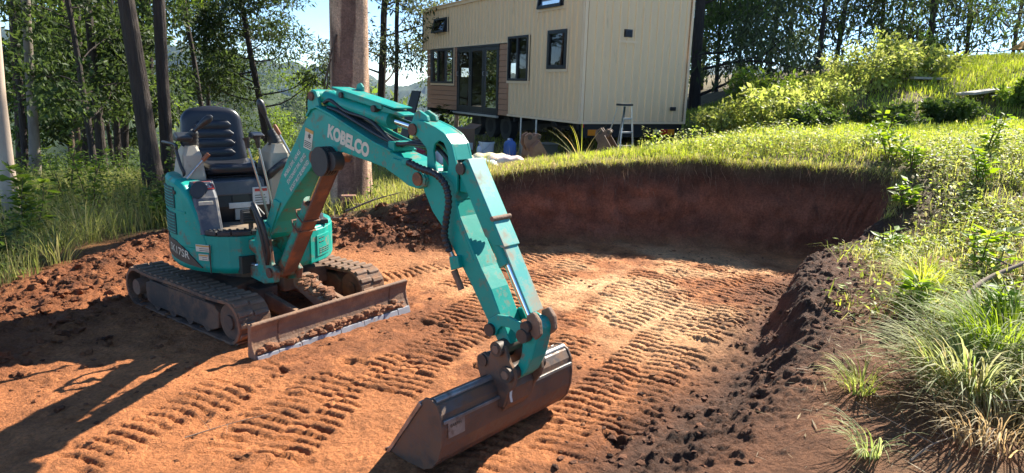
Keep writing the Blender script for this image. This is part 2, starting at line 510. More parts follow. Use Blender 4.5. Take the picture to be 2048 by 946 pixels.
def spline(pts, n=8):
    out = []
    p = [np.array(q, float) for q in pts]
    p = [2 * p[0] - p[1]] + p + [2 * p[-1] - p[-2]]
    for i in range(1, len(p) - 2):
        for k in range(n):
            t = k / n
            out.append(tuple(0.5 * ((2 * p[i]) + (p[i + 1] - p[i - 1]) * t + (2 * p[i - 1] - 5 * p[i] + 4 * p[i + 1] - p[i + 2]) * t * t
                             + (3 * p[i] - p[i - 1] - 3 * p[i + 1] + p[i + 2]) * t ** 3)))
    out.append(tuple(p[-2]))
    return out
RIDGE = [(-3.0, 7.3), (-2.1, 7.25), (-1.2, 7.2), (-.5, 7.4)]
TREADS = [([(-1.06, 2.74), (-0.96, 3.19), (-0.77, 3.77), (-0.41, 4.4), (0.04, 5.25), (0.51, 6.13)], 0.00, 1.00), ([(0.23, 2.9), (0.46, 3.49), (0.96, 4.35), (1.72, 5.41), (2.4, 6.29)], 0.37, 1.10), ([(0.44, 4.7), (1.11, 5.56), (1.82, 6.28), (2.24, 6.71)], 0.74, 0.90), ([(0.99, 4.01), (1.65, 4.91), (2.41, 5.92)], 0.11, 1.00), ([(-0.53, 5.62), (-0.01, 6.44), (0.52, 6.98)], 0.48, 0.80), ([(-1.58, 3.18), (-1.46, 3.68), (-1.38, 3.8)], 0.85, 0.80), ([(-0.65, 3.47), (-0.45, 4.15), (-0.14, 4.75)], 0.22, 0.90), ([(0.15, 4.3), (0.75, 5.2), (1.45, 6.2), (1.7, 6.7)], 0.59, 0.80), ([(-0.25, 5.2), (0.35, 6.0), (0.95, 6.9)], 0.96, 0.70), ([(-1.3, 2.75), (-1.15, 3.3), (-1.0, 3.75)], 0.33, 0.70), ([(-0.1, 3.9), (0.3, 4.6), (0.9, 5.5), (1.3, 6.2)], 0.70, 0.80), ([(0.75, 4.7), (1.35, 5.4), (2.0, 6.05), (2.5, 6.6)], 0.07, 0.80), ([(-1.9, 2.7), (-1.7, 3.2), (-1.55, 3.55)], 0.44, 0.60), ([(-0.55, 4.7), (-0.1, 5.5), (0.4, 6.4), (0.7, 7.0)], 0.81, 0.80), ([(-0.2, 2.6), (0.05, 3.6), (0.5, 4.5)], 0.18, 0.90), ([(-1.2, 5.9), (-0.4, 6.5), (0.3, 7.1)], 0.55, 0.70), ([(0.55, 3.1), (0.85, 3.7), (1.25, 4.35)], 0.92, 1.00)]
def height(x, y, fine=True):
    d, w = pit_dist(x, y)
    wob = fbm(x, y, 1.3, 3) * 0.10 + fbm(x, y, 4.5, 3) * 0.05
    d = d + wob * sstep(0.5, 0.12, np.abs(w - 0.1) * 0) * np.where(w < 0.45, 1.0, 0.4)
    hb = bank(x, y)
    out = sstep(0, 1, np.clip(d / w, 0, 1))
    z = hb * out
    ty = y - (11.7 + .18 * (x - 5.5) + .35 * fbm(x, y, .5, 2))
    z = z + (.22 * sstep(-.25, .25, ty) - .12 * np.exp(-(ty + .5) ** 2 / .5)) * sstep(4.8, 6.2, x) * sstep(30, 18, y)
    # loose spoil thrown up beside the tree and along the left verge
    rd, _, _ = polyd(x, y, RIDGE)
    z = z + 0.20 * np.exp(-(rd / 0.28) ** 2) * (0.7 + 0.5 * fbm(x, y, 2.2, 2))
    ld, _, _ = polyd(x, y, [(-3.4, 3.2), (-3.5, 5.2), (-3.4, 6.6)])
    z = z + 0.13 * np.exp(-(ld / 0.42) ** 2) * (0.8 + 0.6 * fbm(x, y, 1.7, 2))
    z = z + (1 - out) * 0.035 * fbm(x, y, 0.7, 2)
    loose = np.clip(np.exp(-(rd / 0.4) ** 2) + np.exp(-(ld / 0.7) ** 2), 0, 1)
    rightd = sstep(0.5, 1.6, x - 0.45 * (y - 2.6)) * sstep(7.0, 5.5, y)
    edge = np.exp(-((d - 0.25) / 0.45) ** 2) * sstep(0.0, 0.6, x - 0.1) * sstep(6.8, 6.0, y)
    loose = np.clip(np.maximum(loose, edge), 0, 1)
    steep = np.where(w < 0.45, np.exp(-((d / w - 0.5) / 0.45) ** 2), 0) * sstep(0.25, 0.5, hb)
    if fine:
        z = z + loose * (0.055 * (billow(x, y, 5.0, 4) - 0.62) + 0.060 * np.maximum(fbm(x, y, 13, 4, .65), -.12))
        z = z + (1 - loose) * (1 - out) * (0.016 * fbm(x, y, 5, 4, .6) + 0.010 * fbm(x + 9, y, 15, 3, .75) + 0.010 * (billow(x, y, 12, 3) - 0.6) - 0.016 * sstep(.35, .75, fbm(x + 40, y, 5.5, 3)))
        z = z + out * 0.03 * fbm(x, y, 3.5, 4) * np.exp(-np.maximum(d, 0) / 6)
        # crawler prints pressed into the floor
        press = np.zeros_like(z)
        for pts, phase, deep in TREADS:
            P = spline(pts, 6)
            xs = [p[0] for p in P]; ys = [p[1] for p in P]
            m = (x > min(xs) - .3) & (x < max(xs) + .3) & (y > min(ys) - .3) & (y < max(ys) + .3) & (d < 0.05)
            if not m.any():
                continue
            pd, al, of = polyd(x[m], y[m], P)
            crumb = .03 * fbm(x[m], y[m], 14, 3)
            bi = np.floor((al + 0.15 * np.abs(of)) / 0.072 + phase).astype(int)
            br = _TAB[bi & 255, (int(phase * 97) + (of > 0) * 31) & 255]
            inm = sstep(0.150, 0.125, np.abs(of) + crumb + .035 * (br - .5)) * (pd < 0.19)
            jit = 0.012 * fbm(x[m], y[m], 5, 2)
            ph = ((al + jit * .5 + 0.15 * np.abs(of)) / 0.072 + phase) % 1.0
            bar = sstep(0.0, 0.12, ph) * sstep(0.82, 0.72, ph)
            wear = .45 + .55 * sstep(0.25, 0.6, vnoise(x[m] * 2.6 + phase * 7, y[m] * 2.6))
            mid = 1 - 0.3 * np.exp(-(of / 0.012) ** 2)
            press[m] = np.where(inm > 0.02, press[m] * (1 - inm) + inm * deep * wear * (.35 + .9 * br) * (bar * mid * 0.044 - 0.034), press[m])
        z = z + press
    return z, dict(d=d, w=w, out=out, loose=loose, steep=steep, hb=hb)
def gz(x, y):
    a = np.atleast_1d(np.asarray(x, float)); b = np.atleast_1d(np.asarray(y, float))
    z = height(a, b, False)[0]
    return z if np.ndim(x) else float(z[0])

def axis(f0, f1, step, lo, hi, ratio=1.13):
    mid = list(np.arange(f0, f1 + 1e-6, step))
    s, v, L = step * 1.5, f0, []
    while v > lo:
        v -= s; s *= ratio; L.append(v)
    s, v, Rr = step * 1.5, mid[-1], []
    while v < hi:
        v += s; s *= ratio; Rr.append(v)
    return np.array(L[::-1] + mid + Rr)
gx = axis(-3.9, 3.3, 0.011, -420, 420)
gy = axis(2.35, 7.85, 0.011, -40, 520)
X, Y = np.meshgrid(gx, gy, indexing='ij')
Z, G = height(X, Y)
def C3(c): return np.array(c)[None, None, :]
n1 = fbm(X, Y, 0.9, 4)[..., None]; n2 = fbm(X, Y, 3.1, 4)[..., None]; n3 = fbm(X, Y, 11, 3)[..., None]
floor = C3((.49, .182, .066)) * (1 + .22 * n2)
clay = np.exp(-((X - 1.15) / 1.5) ** 2 - ((Y - 5.7) / 1.5) ** 2)[..., None]          # pale compacted subsoil in the middle
floor = floor + np.clip(sstep(-.35, .35, n1 + .5 * n2) * clay * 1.4, 0, 1) * (C3((.80, .47, .235)) - floor)
floor = floor + sstep(.10, .5, -n1 + .35 * n3) * 0.75 * (C3((.22, .078, .032)) - floor)
loosec = C3((.225, .078, .030)) * (1 + .35 * n3)
topsoil = C3((.092, .043, .025)) * (1 + .4 * n3)
wv = fbm(X * 1.0, Z * 2.5, 4.0, 4)[..., None]
wall = C3((.275, .098, .054)) * (1 + .45 * wv)
wall = wall + sstep(.55, .95, (Z / np.maximum(G['hb'], .1)))[..., None] * (C3((.075, .042, .030)) - wall)
thatch = C3((.15, .115, .05)) * (1 + .4 * n3)
lo, ou, st, dd = (G[k][..., None] for k in ('loose', 'out', 'steep', 'd'))
col = floor + lo * (loosec - floor)
right = sstep(-.2, .5, X - 0.45 * (Y - 2.6))[..., None]
dark = np.clip(np.exp(-((dd - .2) / .38) ** 2) * right * sstep(6.9, 6.2, Y)[..., None], 0, 1)
ridge = np.exp(-(polyd(X, Y, RIDGE)[0] / .4) ** 2)[..., None]
brownslope = C3((.21, .092, .045)) * (1 + .35 * n2)
outer = thatch + (sstep(2.1, .9, dd + .5 * n2) * right * sstep(6.5, 5.2, Y)[..., None]) * (brownslope - thatch)
col = col + ou * (outer - col)
col = col + np.clip(dark * 1.15 - .1 + .25 * n3 * dark, 0, 1) * (topsoil - col)
col = col + np.clip(ridge * .8, 0, 1) * (C3((.17, .062, .03)) * (1 + .3 * n3) - col)
col = col + np.clip(st * 1.3, 0, 1) * (wall - col)
# raw earth bank left of the far slope beside the house
eb = np.exp(-((X - 4.6) / .9) ** 2 - ((Y - 12.4) / .8) ** 2)[..., None]
col = col + np.clip(eb * 1.4, 0, 1) * (C3((.26, .115, .055)) - col)
nx, ny = X.shape
idx = np.arange(nx * ny).reshape(nx, ny)
F = np.stack([idx[:-1, :-1], idx[1:, :-1], idx[1:, 1:], idx[:-1, 1:]], -1).reshape(-1, 4)
V = np.stack([X, Y, Z], -1).reshape(-1, 3)
# undercut and ragged face: push the steep face sideways with noise
stf = (G['steep'].ravel()) * (Y.ravel() > 4)
V[:, 1] += stf * (0.11 * fbm(X.ravel() * 1.0, Z.ravel() * 1.6 + 3, 2.2, 4) + 0.03 * fbm(X.ravel() + Z.ravel() * .5, Z.ravel() * .8, 7, 3) + 0.03 * fbm(X.ravel(), Z.ravel() * 1.2, 12, 4))
ground = np_mesh('ground', V, F, 'soil', col=np.clip(col, 0.005, 1).reshape(-1, 3), smooth=True)
tag(ground, kind='structure')
# heights are read back from the sheet itself so that everything stands on it
def sheet_z(x, y):
    x = np.asarray(x, float); y = np.asarray(y, float)
    i = np.clip(np.searchsorted(gx, x) - 1, 0, nx - 2); j = np.clip(np.searchsorted(gy, y) - 1, 0, ny - 2)
    tx = np.clip((x - gx[i]) / (gx[i + 1] - gx[i]), 0, 1); ty = np.clip((y - gy[j]) / (gy[j + 1] - gy[j]), 0, 1)
    return (Z[i, j] * (1 - tx) + Z[i + 1, j] * tx) * (1 - ty) + (Z[i, j + 1] * (1 - tx) + Z[i + 1, j + 1] * tx) * ty
def sz(x, y): return float(sheet_z(x, y))
def sheet_info(key, x, y):
    i = np.clip(np.searchsorted(gx, x), 0, nx - 1); j = np.clip(np.searchsorted(gy, y), 0, ny - 1)
    return G[key][i, j]

# ------------------------------------------------------------------ far hills
def hill(name, ridge, depth, base, colr, jit, seed):
    """A wooded ridge: ridge = [(x, y, z)], falling away toward the viewer and behind."""
    r = np.array(ridge, float)
    n = 160
    t = np.linspace(0, len(r) - 1, n)
    P = np.stack([np.interp(t, np.arange(len(r)), r[:, k]) for k in range(3)], 1)
    prof = np.linspace(-1, 1, 61)
    V = np.zeros((n, 61, 3))
    for j, s in enumerate(prof):
        V[:, j, 0] = P[:, 0]; V[:, j, 1] = P[:, 1] + s * depth
        V[:, j, 2] = base + (P[:, 2] - base) * (1 - abs(s) ** 1.4)
    V[..., 2] += jit * fbm(V[..., 0] + seed, V[..., 1], 1 / 60., 5, .6) * (P[:, 2] - base)[:, None] * .2 + jit * 1.6 * fbm(V[..., 0] + seed, V[..., 1], 1 / 11., 2)
    ii = np.arange(n * 61).reshape(n, 61)
    F = np.stack([ii[:-1, :-1], ii[1:, :-1], ii[1:, 1:], ii[:-1, 1:]], -1).reshape(-1, 4)
    c = np.array(colr)[None] * (1 + .5 * fbm(V[..., 0].ravel(), V[..., 1].ravel(), 1 / 18., 4))[:, None]
    return tag(np_mesh(name, V.reshape(-1, 3), F, 'soil', col=np.clip(c, .003, 1), smooth=True), kind='structure')
hill('far_hills', [(-2400, 1750, 40), (-1300, 1650, 95), (-800, 1650, 60), (-480, 1650, 33), (-420, 1650, 22), (-300, 1650, -2), (-150, 1700, 8), (100, 1700, 24), (500, 1750, 60), (1500, 1800, 120)], 420, -160, (.03, .05, .02), 1.2, 0)
hill('valley_hillside', [(-520, 330, 10), (-330, 320, 14), (-190, 310, 6), (-120, 305, -3), (-60, 310, -14), (0, 330, -22), (120, 350, -26)], 150, -42, (.035, .055, .02), 1.5, 300)

# ------------------------------------------------------------------ excavator
def unit(v):
    v = np.array(v, float); return v / np.linalg.norm(v)
def left_of(v): return np.array((-v[1], v[0], 0.0))
M0 = np.array((-1.95, 4.97, 0.0))
FX = unit((.81, -.585, 0)); FY = left_of(FX)
UX = unit((.574, -.819, 0)); UY = left_of(UX)
S0 = np.array((-1.66, 4.47, 0.0))
BX = unit((.752, -.659, 0)); BY = left_of(BX)
TF, TU, TB = frame(M0, FX, FY), frame(M0, UX, UY), frame(S0, BX, BY)
EX = thing('excavator', M0, 'teal mini excavator with its arm folded down standing on orange dirt', 'excavator')

# --- undercarriage
def track(side):
    c = side * 0.505
    hw = 0.115
    R, zc, ar, af = 0.150, 0.152, -0.60, 0.60
    loop = []
    for k in range(11):
        a = math.pi / 2 + math.pi * k / 10
        loop.append((ar + R * math.cos(a), zc + R * math.sin(a)))
    for k in range(1, 10):
        loop.append((ar + (af - ar) * k / 10, zc - R))
    for k in range(11):
        a = -math.pi / 2 + math.pi * k / 10
        loop.append((af + R * math.cos(a), zc + R * math.sin(a)))
    for k in range(1, 10):
        t = k / 10
        loop.append((af + (ar - af) * t, zc + R - 0.012 * math.sin(math.pi * t) - 0.006 * math.sin(3 * math.pi * t)))
    n = len(loop)
    # inner loop 22 mm inside
    pts = np.array(loop)
    tan = np.roll(pts, -1, 0) - np.roll(pts, 1, 0)
    tan /= np.linalg.norm(tan, axis=1)[:, None]
    nor = np.stack([tan[:, 1], -tan[:, 0]], 1)          # outward
    inn = pts - nor * 0.024
    mb = MB(TF)
    secs = []
    for i in range(n + 1):
        k = i % n
        secs.append([(pts[k][0], c - hw, pts[k][1]), (pts[k][0], c + hw, pts[k][1]), (inn[k][0], c + hw, inn[k][1]), (inn[k][0], c - hw, inn[k][1])])
    mb.loft(secs, cap=False)
    tr = mb.build('track', 'track_rubber', EX, 0.004)
    # lugs round the belt, one object each, sharing one mesh
    seg = np.linalg.norm(np.roll(pts, -1, 0) - pts, axis=1)
    cum = np.r_[0, np.cumsum(seg)]
    tot = cum[-1]
    nl = 44
    lm = MB()
    lm.prism([(-.022, 0), (.022, 0), (.013, .013), (-.013, .013)], -.105, -.006)
    lm.prism([(-.009, 0), (.035, 0), (.026, .013), (0, .013)], .006, .105)
    me = None
    for i in range(nl):
        s = tot * i / nl
        k = int(np.searchsorted(cum, s, 'right') - 1)
        t = (s - cum[k]) / seg[k % n]
        p = pts[k % n] * (1 - t) + pts[(k + 1) % n] * t
        nn = nor[k % n] * (1 - t) + nor[(k + 1) % n] * t
        nn /= np.linalg.norm(nn)
        tn = np.array((-nn[1], nn[0]))
        if me is None:
            o = lm.build('tread_lug', 'lug_rubber', None, 0.003)
            me = o.data
            o.parent = tr
        else:
            o = bpy.data.objects.new('tread_lug', me)
            COL.objects.link(o); o.parent = tr
            b = o.modifiers.new('bevel', 'BEVEL'); b.width = .003; b.segments = 1
        Z3 = np.array((0, 0, 1.0))
        ex = FX * tn[0] + Z3 * tn[1]
        ez = FX * nn[0] + Z3 * nn[1]
        ey = np.cross(ez, ex)
        pos = TF(p[0], c, p[1]) - M0
        o.matrix_basis = Matrix(((ex[0], ey[0], ez[0], pos[0]), (ex[1], ey[1], ez[1], pos[1]), (ex[2], ey[2], ez[2], pos[2]), (0, 0, 0, 1)))
    # running gear
    MB(TF).cyl((af, c - .085, zc), (af, c + .085, zc), 0.118, seg=24).cyl((af, c - .10, zc), (af, c + .10, zc), 0.05).build('idler_wheel', 'frame_dark', EX, .006)
    sp = MB(TF).cyl((ar, c - .03, zc), (ar, c + .03, zc), .108, seg=24)
    for k in range(12):
        a = k * math.pi / 6
        sp.box(ar + .112 * math.cos(a) - .015, ar + .112 * math.cos(a) + .015, c - .025, c + .025, zc + .112 * math.sin(a) - .015, zc + .112 * math.sin(a) + .015)
    spo = sp.build('sprocket', 'frame_dark', EX)
    MB(TF).cyl((ar, c + side * .02, zc), (ar, c + side * .108, zc), .065, .058, 20).build('hub_cover', 'muddy_steel', spo, .006)
    fr = MB(TF).prism([(-.47, .075), (-.40, .055), (.40, .055), (.47, .08), (.485, .19), (.42, .235), (-.40, .24), (-.48, .21)], c - .098, c + .098)
    fr.prism([(-.30, .19), (.34, .185), (.30, .245), (-.26, .25)], c - .085, c + .085)
    fr.build('track_frame', 'frame_dark', EX, .008)
    for x in (-.33, -.11, .11, .33):
        MB(TF).cyl((x, c - .095, .075), (x, c + .095, .075), .048, seg=16).build('roller', 'frame_dark', EX, .004)
for s_ in (-1, 1):
    track(s_)
cf = MB(TF)
cf.prism([(-.34, -.40), (.34, -.40), (.26, -.22), (.26, .22), (.34, .40), (-.34, .40), (-.26, .22), (-.26, -.22)], .16, .29, 'z')
cf.box(.24, .42, -.26, -.10, .14, .26); cf.box(.24, .42, .10, .26, .14, .26); cf.box(.26, .44, -.06, .06, .20, .36)
cf.build('centre_frame', 'frame_dark', EX, .01)
MB(TF).cyl((0, 0, .28), (0, 0, .40), .27, seg=32).build('slew_ring', 'frame_dark', EX, .008)

# --- dozer blade
BW = 0.66
bl = MB(TF)
front = [(.985, .010), (.962, .045), (.943, .09), (.934, .14), (.938, .185), (.952, .222)]
back = [(.932, .228), (.917, .19), (.914, .14), (.922, .085), (.94, .04), (.962, .006)]
bl.prism(front + back, -BW, BW)
blade = bl.build('dozer_blade', 'muddy_steel', EX, .004)
MB(TF).tube([(.940, -BW + .005, .226), (.940, BW - .005, .226)], .014, 10).build('top_lip', 'muddy_steel', blade)
for y in (-BW + .19, BW - .17):
    MB(TF).prism([(p[0] + .0035, p[1]) for p in front] + [(p[0] - .003, p[1]) for p in front[::-1]], y - .004, y + .004).build('weld_seam', 'rusty_steel', blade)
for y in (-BW, BW):
    MB(TF).prism([(.90, .02), (.985, .004), (.965, .05), (.945, .1), (.937, .15), (.942, .19), (.955, .23), (.915, .232)], y - .006, y + .006).build('end_plate', 'muddy_steel', blade, .002)
ys = [-.655, -.50, -.33, -.155, -.01, .20, .39, .53, .655]
for i in range(len(ys) - 1):
    dz = random.uniform(-.004, .004)
    MB(TF).prism([(.975, -.012), (.997, -.012), (.984, .036 + dz), (.964, .036 + dz)], ys[i] + .002, ys[i + 1] - .002).build('cutting_edge', 'cutting_edge', blade, .002)
# soil stuck on the lower face of the blade
def lumpy(T, pts, r, name, mat, parent, n=26, seed=1):
    rg = random.Random(seed)
    mb = MB(T)
    for _ in range(n):
        c = pts[0] + (pts[1] - pts[0]) * rg.random() + np.array([rg.gauss(0, s) for s in pts[2]])
        rr = r * rg.uniform(.4, 1.2)
        secs = []
        for k in range(5):
            a = math.pi * k / 4
            q = max(.08, math.sin(a)) * rr
            secs.append([(c[0] + q * math.cos(t * math.pi / 3) * rg.uniform(.7, 1.3), c[1] + q * 1.5 * math.sin(t * math.pi / 3) * rg.uniform(.7, 1.3), c[2] - math.cos(a) * rr * .7) for t in range(6)])
        mb.loft(secs)
    return mb.build(name, mat, parent)
tag(lumpy(TF, (np.array((.962, -.62, .055)), np.array((.958, .60, .07)), (.006, .02, .016)), .024, 'stuck_soil', 'mud', blade, 150, 3), kind='stuff')
for y in (-.19, .19):
    MB(TF).prism([(.32, .13), (.92, .055), (.93, .14), (.88, .15), (.34, .24)], y - .022, y + .022).build('blade_arm', 'muddy_steel', EX, .006)
    MB(TF).cyl((.90, y - .05, .10), (.90, y + .05, .10), .032).build('blade_pin', 'muddy_steel', EX)
cyl = MB(TF).tube([(.36, 0, .34), (.52, 0, .325)], .026, 14).cyl((.36, -.06, .345), (.36, .06, .345), .044)
bc = cyl.build('blade_cylinder', 'muddy_steel', EX)
MB(TF).cyl((.45, 0, .328), (.56, 0, .31), .02).build('rod', 'chrome', bc)
MB(TF).prism([(.54, .265), (.90, .115), (.93, .165), (.90, .20), (.58, .355), (.54, .345)], -.062, .062).build('cylinder_guard', 'muddy_steel', bc, .012)
tag(lumpy(TF, (np.array((.60, -.01, .335)), np.array((.86, .01, .215)), (.02, .03, .01)), .028, 'stuck_soil', 'mud', bc, 60, 8), kind='stuff')
MB(TF).tube(spline([(.30, -.04, .33), (.42, -.16, .20), (.56, -.17, .13), (.68, -.10, .12), (.74, -.05, .15)], 6), .016, 8).build('blade_hose', 'muddy_steel', EX)

# --- upper body
RB = .565
def ring(r, z, a0=0, a1=2 * math.pi, n=48, flat=.515):
    out = []
    for k in range(n):
        a = a0 + (a1 - a0) * k / n
        out.append((min(r * math.cos(a), flat * r / RB), r * math.sin(a), z))
    return out
MB(TU).loft([ring(.47, .375), ring(.535, .392), ring(RB, .43), ring(RB, .60), ring(RB, .655)], smooth=False).build('body', 'teal', EX, .012)
def arc(t, r=RB, z=0.0):
    a = math.radians(t)
    return (min(r * math.cos(a), .515 * r / RB), r * math.sin(a), z)
# right-hand cover with its sloping front edge
tops = [(-178, .90), (-150, .96), (-125, 1.015), (-105, 1.03), (-85, 1.035), (-72, 1.02), (-64, .985), (-58, .92), (-53, .82), (-49, .72), (-46, .63)]
secs = []
for k, (t, zt) in enumerate(tops):
    a = math.radians(t)
    ri = .40 if t < -60 else .46
    o1 = np.array(arc(t, RB + .006)); o2 = np.array(arc(t, RB - .012)); i2 = np.array((ri * math.cos(a), min(-.02, ri * math.sin(a)), 0))
    secs.append([(o1[0], o1[1], .56), (o1[0], o1[1], zt - .03), (o2[0], o2[1], zt), (i2[0], i2[1], zt), (i2[0], i2[1], .56)])
cover = MB(TU).loft(secs).build('side_cover', 'teal', EX, .012)
def patch(t0, t1, z0, z1, off, name, mat, parent, n=6, sl=0.0):
    """A curved plate lying on the round body; sl slants its upper edge sideways."""
    mb = MB(TU)
    secs = []
    for k in range(n + 1):
        t = t0 + (t1 - t0) * k / n
        secs.append([arc(t, RB + off, z0), arc(t + sl, RB + off, z1), arc(t + sl, RB + off - .012, z1), arc(t, RB + off - .012, z0)])
    mb.loft(secs)
    return mb.build(name, mat, parent, .002)
for z0, z1 in ((.82, .965), (.635, .785)):
    v = patch(-95, -73, z0, z1, .011, 'vent', 'teal_dark', cover)
    for k in range(7):
        zz = z0 + .012 + (z1 - z0 - .024) * k / 6
        patch(-94, -74, zz - .003, zz + .003, .0135, 'louvre', 'teal', v)
patch(-96, -61.5, .795, .81, .010, 'rib', 'teal', cover)
sw = MB(TU)
lo_, hi_ = [], []
for k in range(13):
    t = -112 + 62 * k / 12
    lo_.append(arc(t, RB + .009, .505 - .075 * (k / 12)))
    hi_.append(arc(t, RB + .009, .60 - .02 * k / 12 - .15 * max(0, (k - 7) / 5) ** 1.4 + .005))
sw.loft([[a, b, tuple(np.array(b) * (.985, .985, 1)), tuple(np.array(a) * (.985, .985, 1))] for a, b in zip(lo_, hi_)])
swo = sw.build('model_band', 'swoosh', cover)
def on_body(t0, t1, z0, z1, off=.0125, drop=0.0):
    return lambda a, b: TU(*arc(t0 + (t1 - t0) * a, RB + off, z0 + (z1 - z0) * b - drop * a))
lettering('model_lettering', 'SK17SR', on_body(-85, -60, .515, .57, .0115, .035), 'decal_cream', swo, .012)
for (t0, t1, z0, z1) in ((-54, -43, .545, .595), (-52, -44.5, .485, .53)):
    p = patch(t0, t1, z0, z1, .009, 'warning_label', 'decal_cream', cover)
    patch(t0 + .5, t1 - .5, z1 - .014, z1 - .004, .0105, 'label_stripe', 'decal_orange', p)
    for k in range(2):
        patch(t0 + 3, t1 - 1, z0 + .008 + .013 * k, z0 + .012 + .013 * k, .0105, 'label_line', 'decal_dark', p)
MB(TU).tube([arc(-43, RB + .012, .40 + .02 * k) for k in range(11)], .004, 6).build('panel_gap', 'frame_dark', cover)
MB(TU).cyl(arc(-72, RB + .0, .93), arc(-72, RB + .014, .93), .014, seg=14).build('cover_lock', 'pin_steel', cover)
# rear hood behind the seat
hood = [(p[0], p[1]) for p in ring(RB - .012, 0, math.radians(92), math.radians(255), 24)]
MB(TU).prism(hood, .66, .93, 'z').build('rear_hood', 'teal', EX, .03)
# left-hand cover with grille
lc = MB(TU)
secs = []
for t in (28, 36, 46, 58, 70, 84):
    a = math.radians(t)
    o1 = arc(t, RB + .006)
    secs.append([(o1[0], o1[1], .40), (o1[0], o1[1], .64), (o1[0] * .97, o1[1] * .97, .665), (.30 * math.cos(a), .30 * math.sin(a), .665), (.30 * math.cos(a), .30 * math.sin(a), .40)])
lcover = lc.loft(secs).build('left_cover', 'teal', EX, .010)
pn = patch(34, 52, .445, .60, .012, 'access_panel', 'teal', lcover)
for r_, zz in enumerate((.465, .48, .495, .545, .575)):
    for k in range(4 if r_ < 3 else 2):
        t = 36.5 + 3.7 * k
        patch(t, t + 2.4, zz, zz + .007, .0145, 'slot', 'decal_dark', pn, 2)
MB(TU).tube([(.30, .36, .665), (.30, .36, .73)], [.075, .07], 18).build('filler_collar', 'grey_plastic', lcover, .006)
MB(TU).prism([(.14, .24), (.36, .24), (.40, .44), (.16, .46)], .665, .70, 'z').build('rubber_top', 'rubber', lcover, .01)

# --- operator's station
fl = MB(TU)
flo = [(-.10, -.40), (.36, -.40), (.44, -.34), (.475, -.26), (.50, -.14), (.50, .10), (.46, .24), (.30, .34), (-.10, .34)]
fl.prism(flo, .645, .682, 'z')
floorp = fl.build('floor_plate', 'floor_mat', EX, .006)
mt = MB(TU)
edge = [p for p in flo[1:8]]
for (a, b) in zip(edge[:-1], edge[1:]):
    a, b = np.array(a), np.array(b)
    nrm = np.array((b[1] - a[1], -(b[0] - a[0]))); nrm /= np.linalg.norm(nrm)
    q = [a + nrm * .022, b + nrm * .022, b - nrm * .05, a - nrm * .05]
    mt.prism([tuple(p) for p in q], .66, .692, 'z')
mato = mt.build('rubber_edge', 'rubber', floorp, .006)
for k in range(16):
    t = k / 15
    i = min(int(t * 5.99), 5); f_ = t * 5.99 - i
    p = np.array(edge[i]) * (1 - f_) + np.array(edge[min(i + 1, 6)]) * f_
    MB(TU).box(p[0] - .055, p[0] + .012, p[1] - .006, p[1] + .006, .690, .698).build('tread_rib', 'rubber', mato)
sb = MB(TU).prism([(-.36, .66), (.10, .66), (.14, .80), (.13, .93), (.06, .99), (-.36, .99)], -.33, .10)
seatbase = sb.build('seat_base', 'black_plastic', EX, .02)
MB(TU).prism([(.125, .88), (.150, .88), (.14, .985), (.06, 1.0), (.06, .985)], -.30, .06).build('base_top', 'grey_plastic', seatbase, .012)
MB(TU).box(.12, .147, -.17, -.05, .83, .885).build('ashtray_shade', 'decal_dark', seatbase, .004)  # dark raised box, coloured as the shade inside a recess
MB(TU).box(.13, .150, -.195, -.035, .785, .825).build('data_plate', 'decal_white', seatbase, .002)
MB(TU).box(.12, .146, -.155, -.045, .70, .78).build('data_plate', 'decal_grey', seatbase, .002)
pl = MB(TU).box(.12, .156, -.03, .085, .80, .93).build('notice_plate', 'decal_white', seatbase, .003)
MB(TU).box(.155, .158, -.015, .07, .90, .92).build('notice_stripe', 'decal_red', pl)
for k in range(4):
    MB(TU).box(.155, .158, -.015, .065 - .01 * (k % 2), .815 + .018 * k, .820 + .018 * k).build('notice_line', 'decal_dark', pl)

def rounded(T, pts_fn, nu, nv, name, mat, parent, **kw):
    secs = [[pts_fn(i / (nu - 1), 2 * math.pi * j / nv) for j in range(nv)] for i in range(nu)]
    return MB(T).loft(secs, smooth=True).build(name, mat, parent, **kw)
seat = MB(TU).prism([(-.34, .98), (.06, .98), (.10, 1.015), (-.34, 1.02)], -.31, .04).build('seat', 'black_plastic', EX, .008)
SY = -.145
def cushion_pt(u, a, y0=SY):
    hw = .205
    y = (u - .5) * 2
    edge_ = max(.02, (1 - abs(y) ** 6)) ** .5
    bol = .022 * max(0, abs(y) - .55) / .45
    c, s = math.cos(a), math.sin(a)
    x = -.11 + .245 * edge_ * math.copysign(abs(c) ** .45, c)
    z = 1.055 + (.052 * edge_ + bol) * math.copysign(abs(s) ** .6, s) + (.018 if x > 0 else 0) * (x / .13)
    if s > 0:
        z -= .012 * math.cos(y * 1.5)
    return (x, y0 + hw * y, z)
rounded(TU, cushion_pt, 17, 28, 'cushion', 'seat_vinyl', seat)
MB(TU).tube([(.115, SY + .19 * k / 6, 1.065) for k in range(-6, 7)], .004, 6).build('piping', 'black_plastic', seat)
def back_pt(u, a):
    z = 1.045 + .445 * u
    t = (u - .5) * 2
    ez = max(.03, 1 - abs(t) ** 12) ** .5
    hw = (.235 - .03 * u - .035 * max(0, u - .8) / .2) * (ez if t > 0 else max(ez, .6))
    c, s = math.cos(a), math.sin(a)
    th = .055 * ez + .028 * abs(c) ** 3 * (1 - .6 * u)
    x = -.225 - .13 * u + .05 * u * u
    return (x + th * math.copysign(abs(s) ** .7, s), SY - .045 + hw * math.copysign(abs(c) ** .55, c), z)
backrest = rounded(TU, back_pt, 24, 30, 'backrest', 'seat_vinyl', seat)
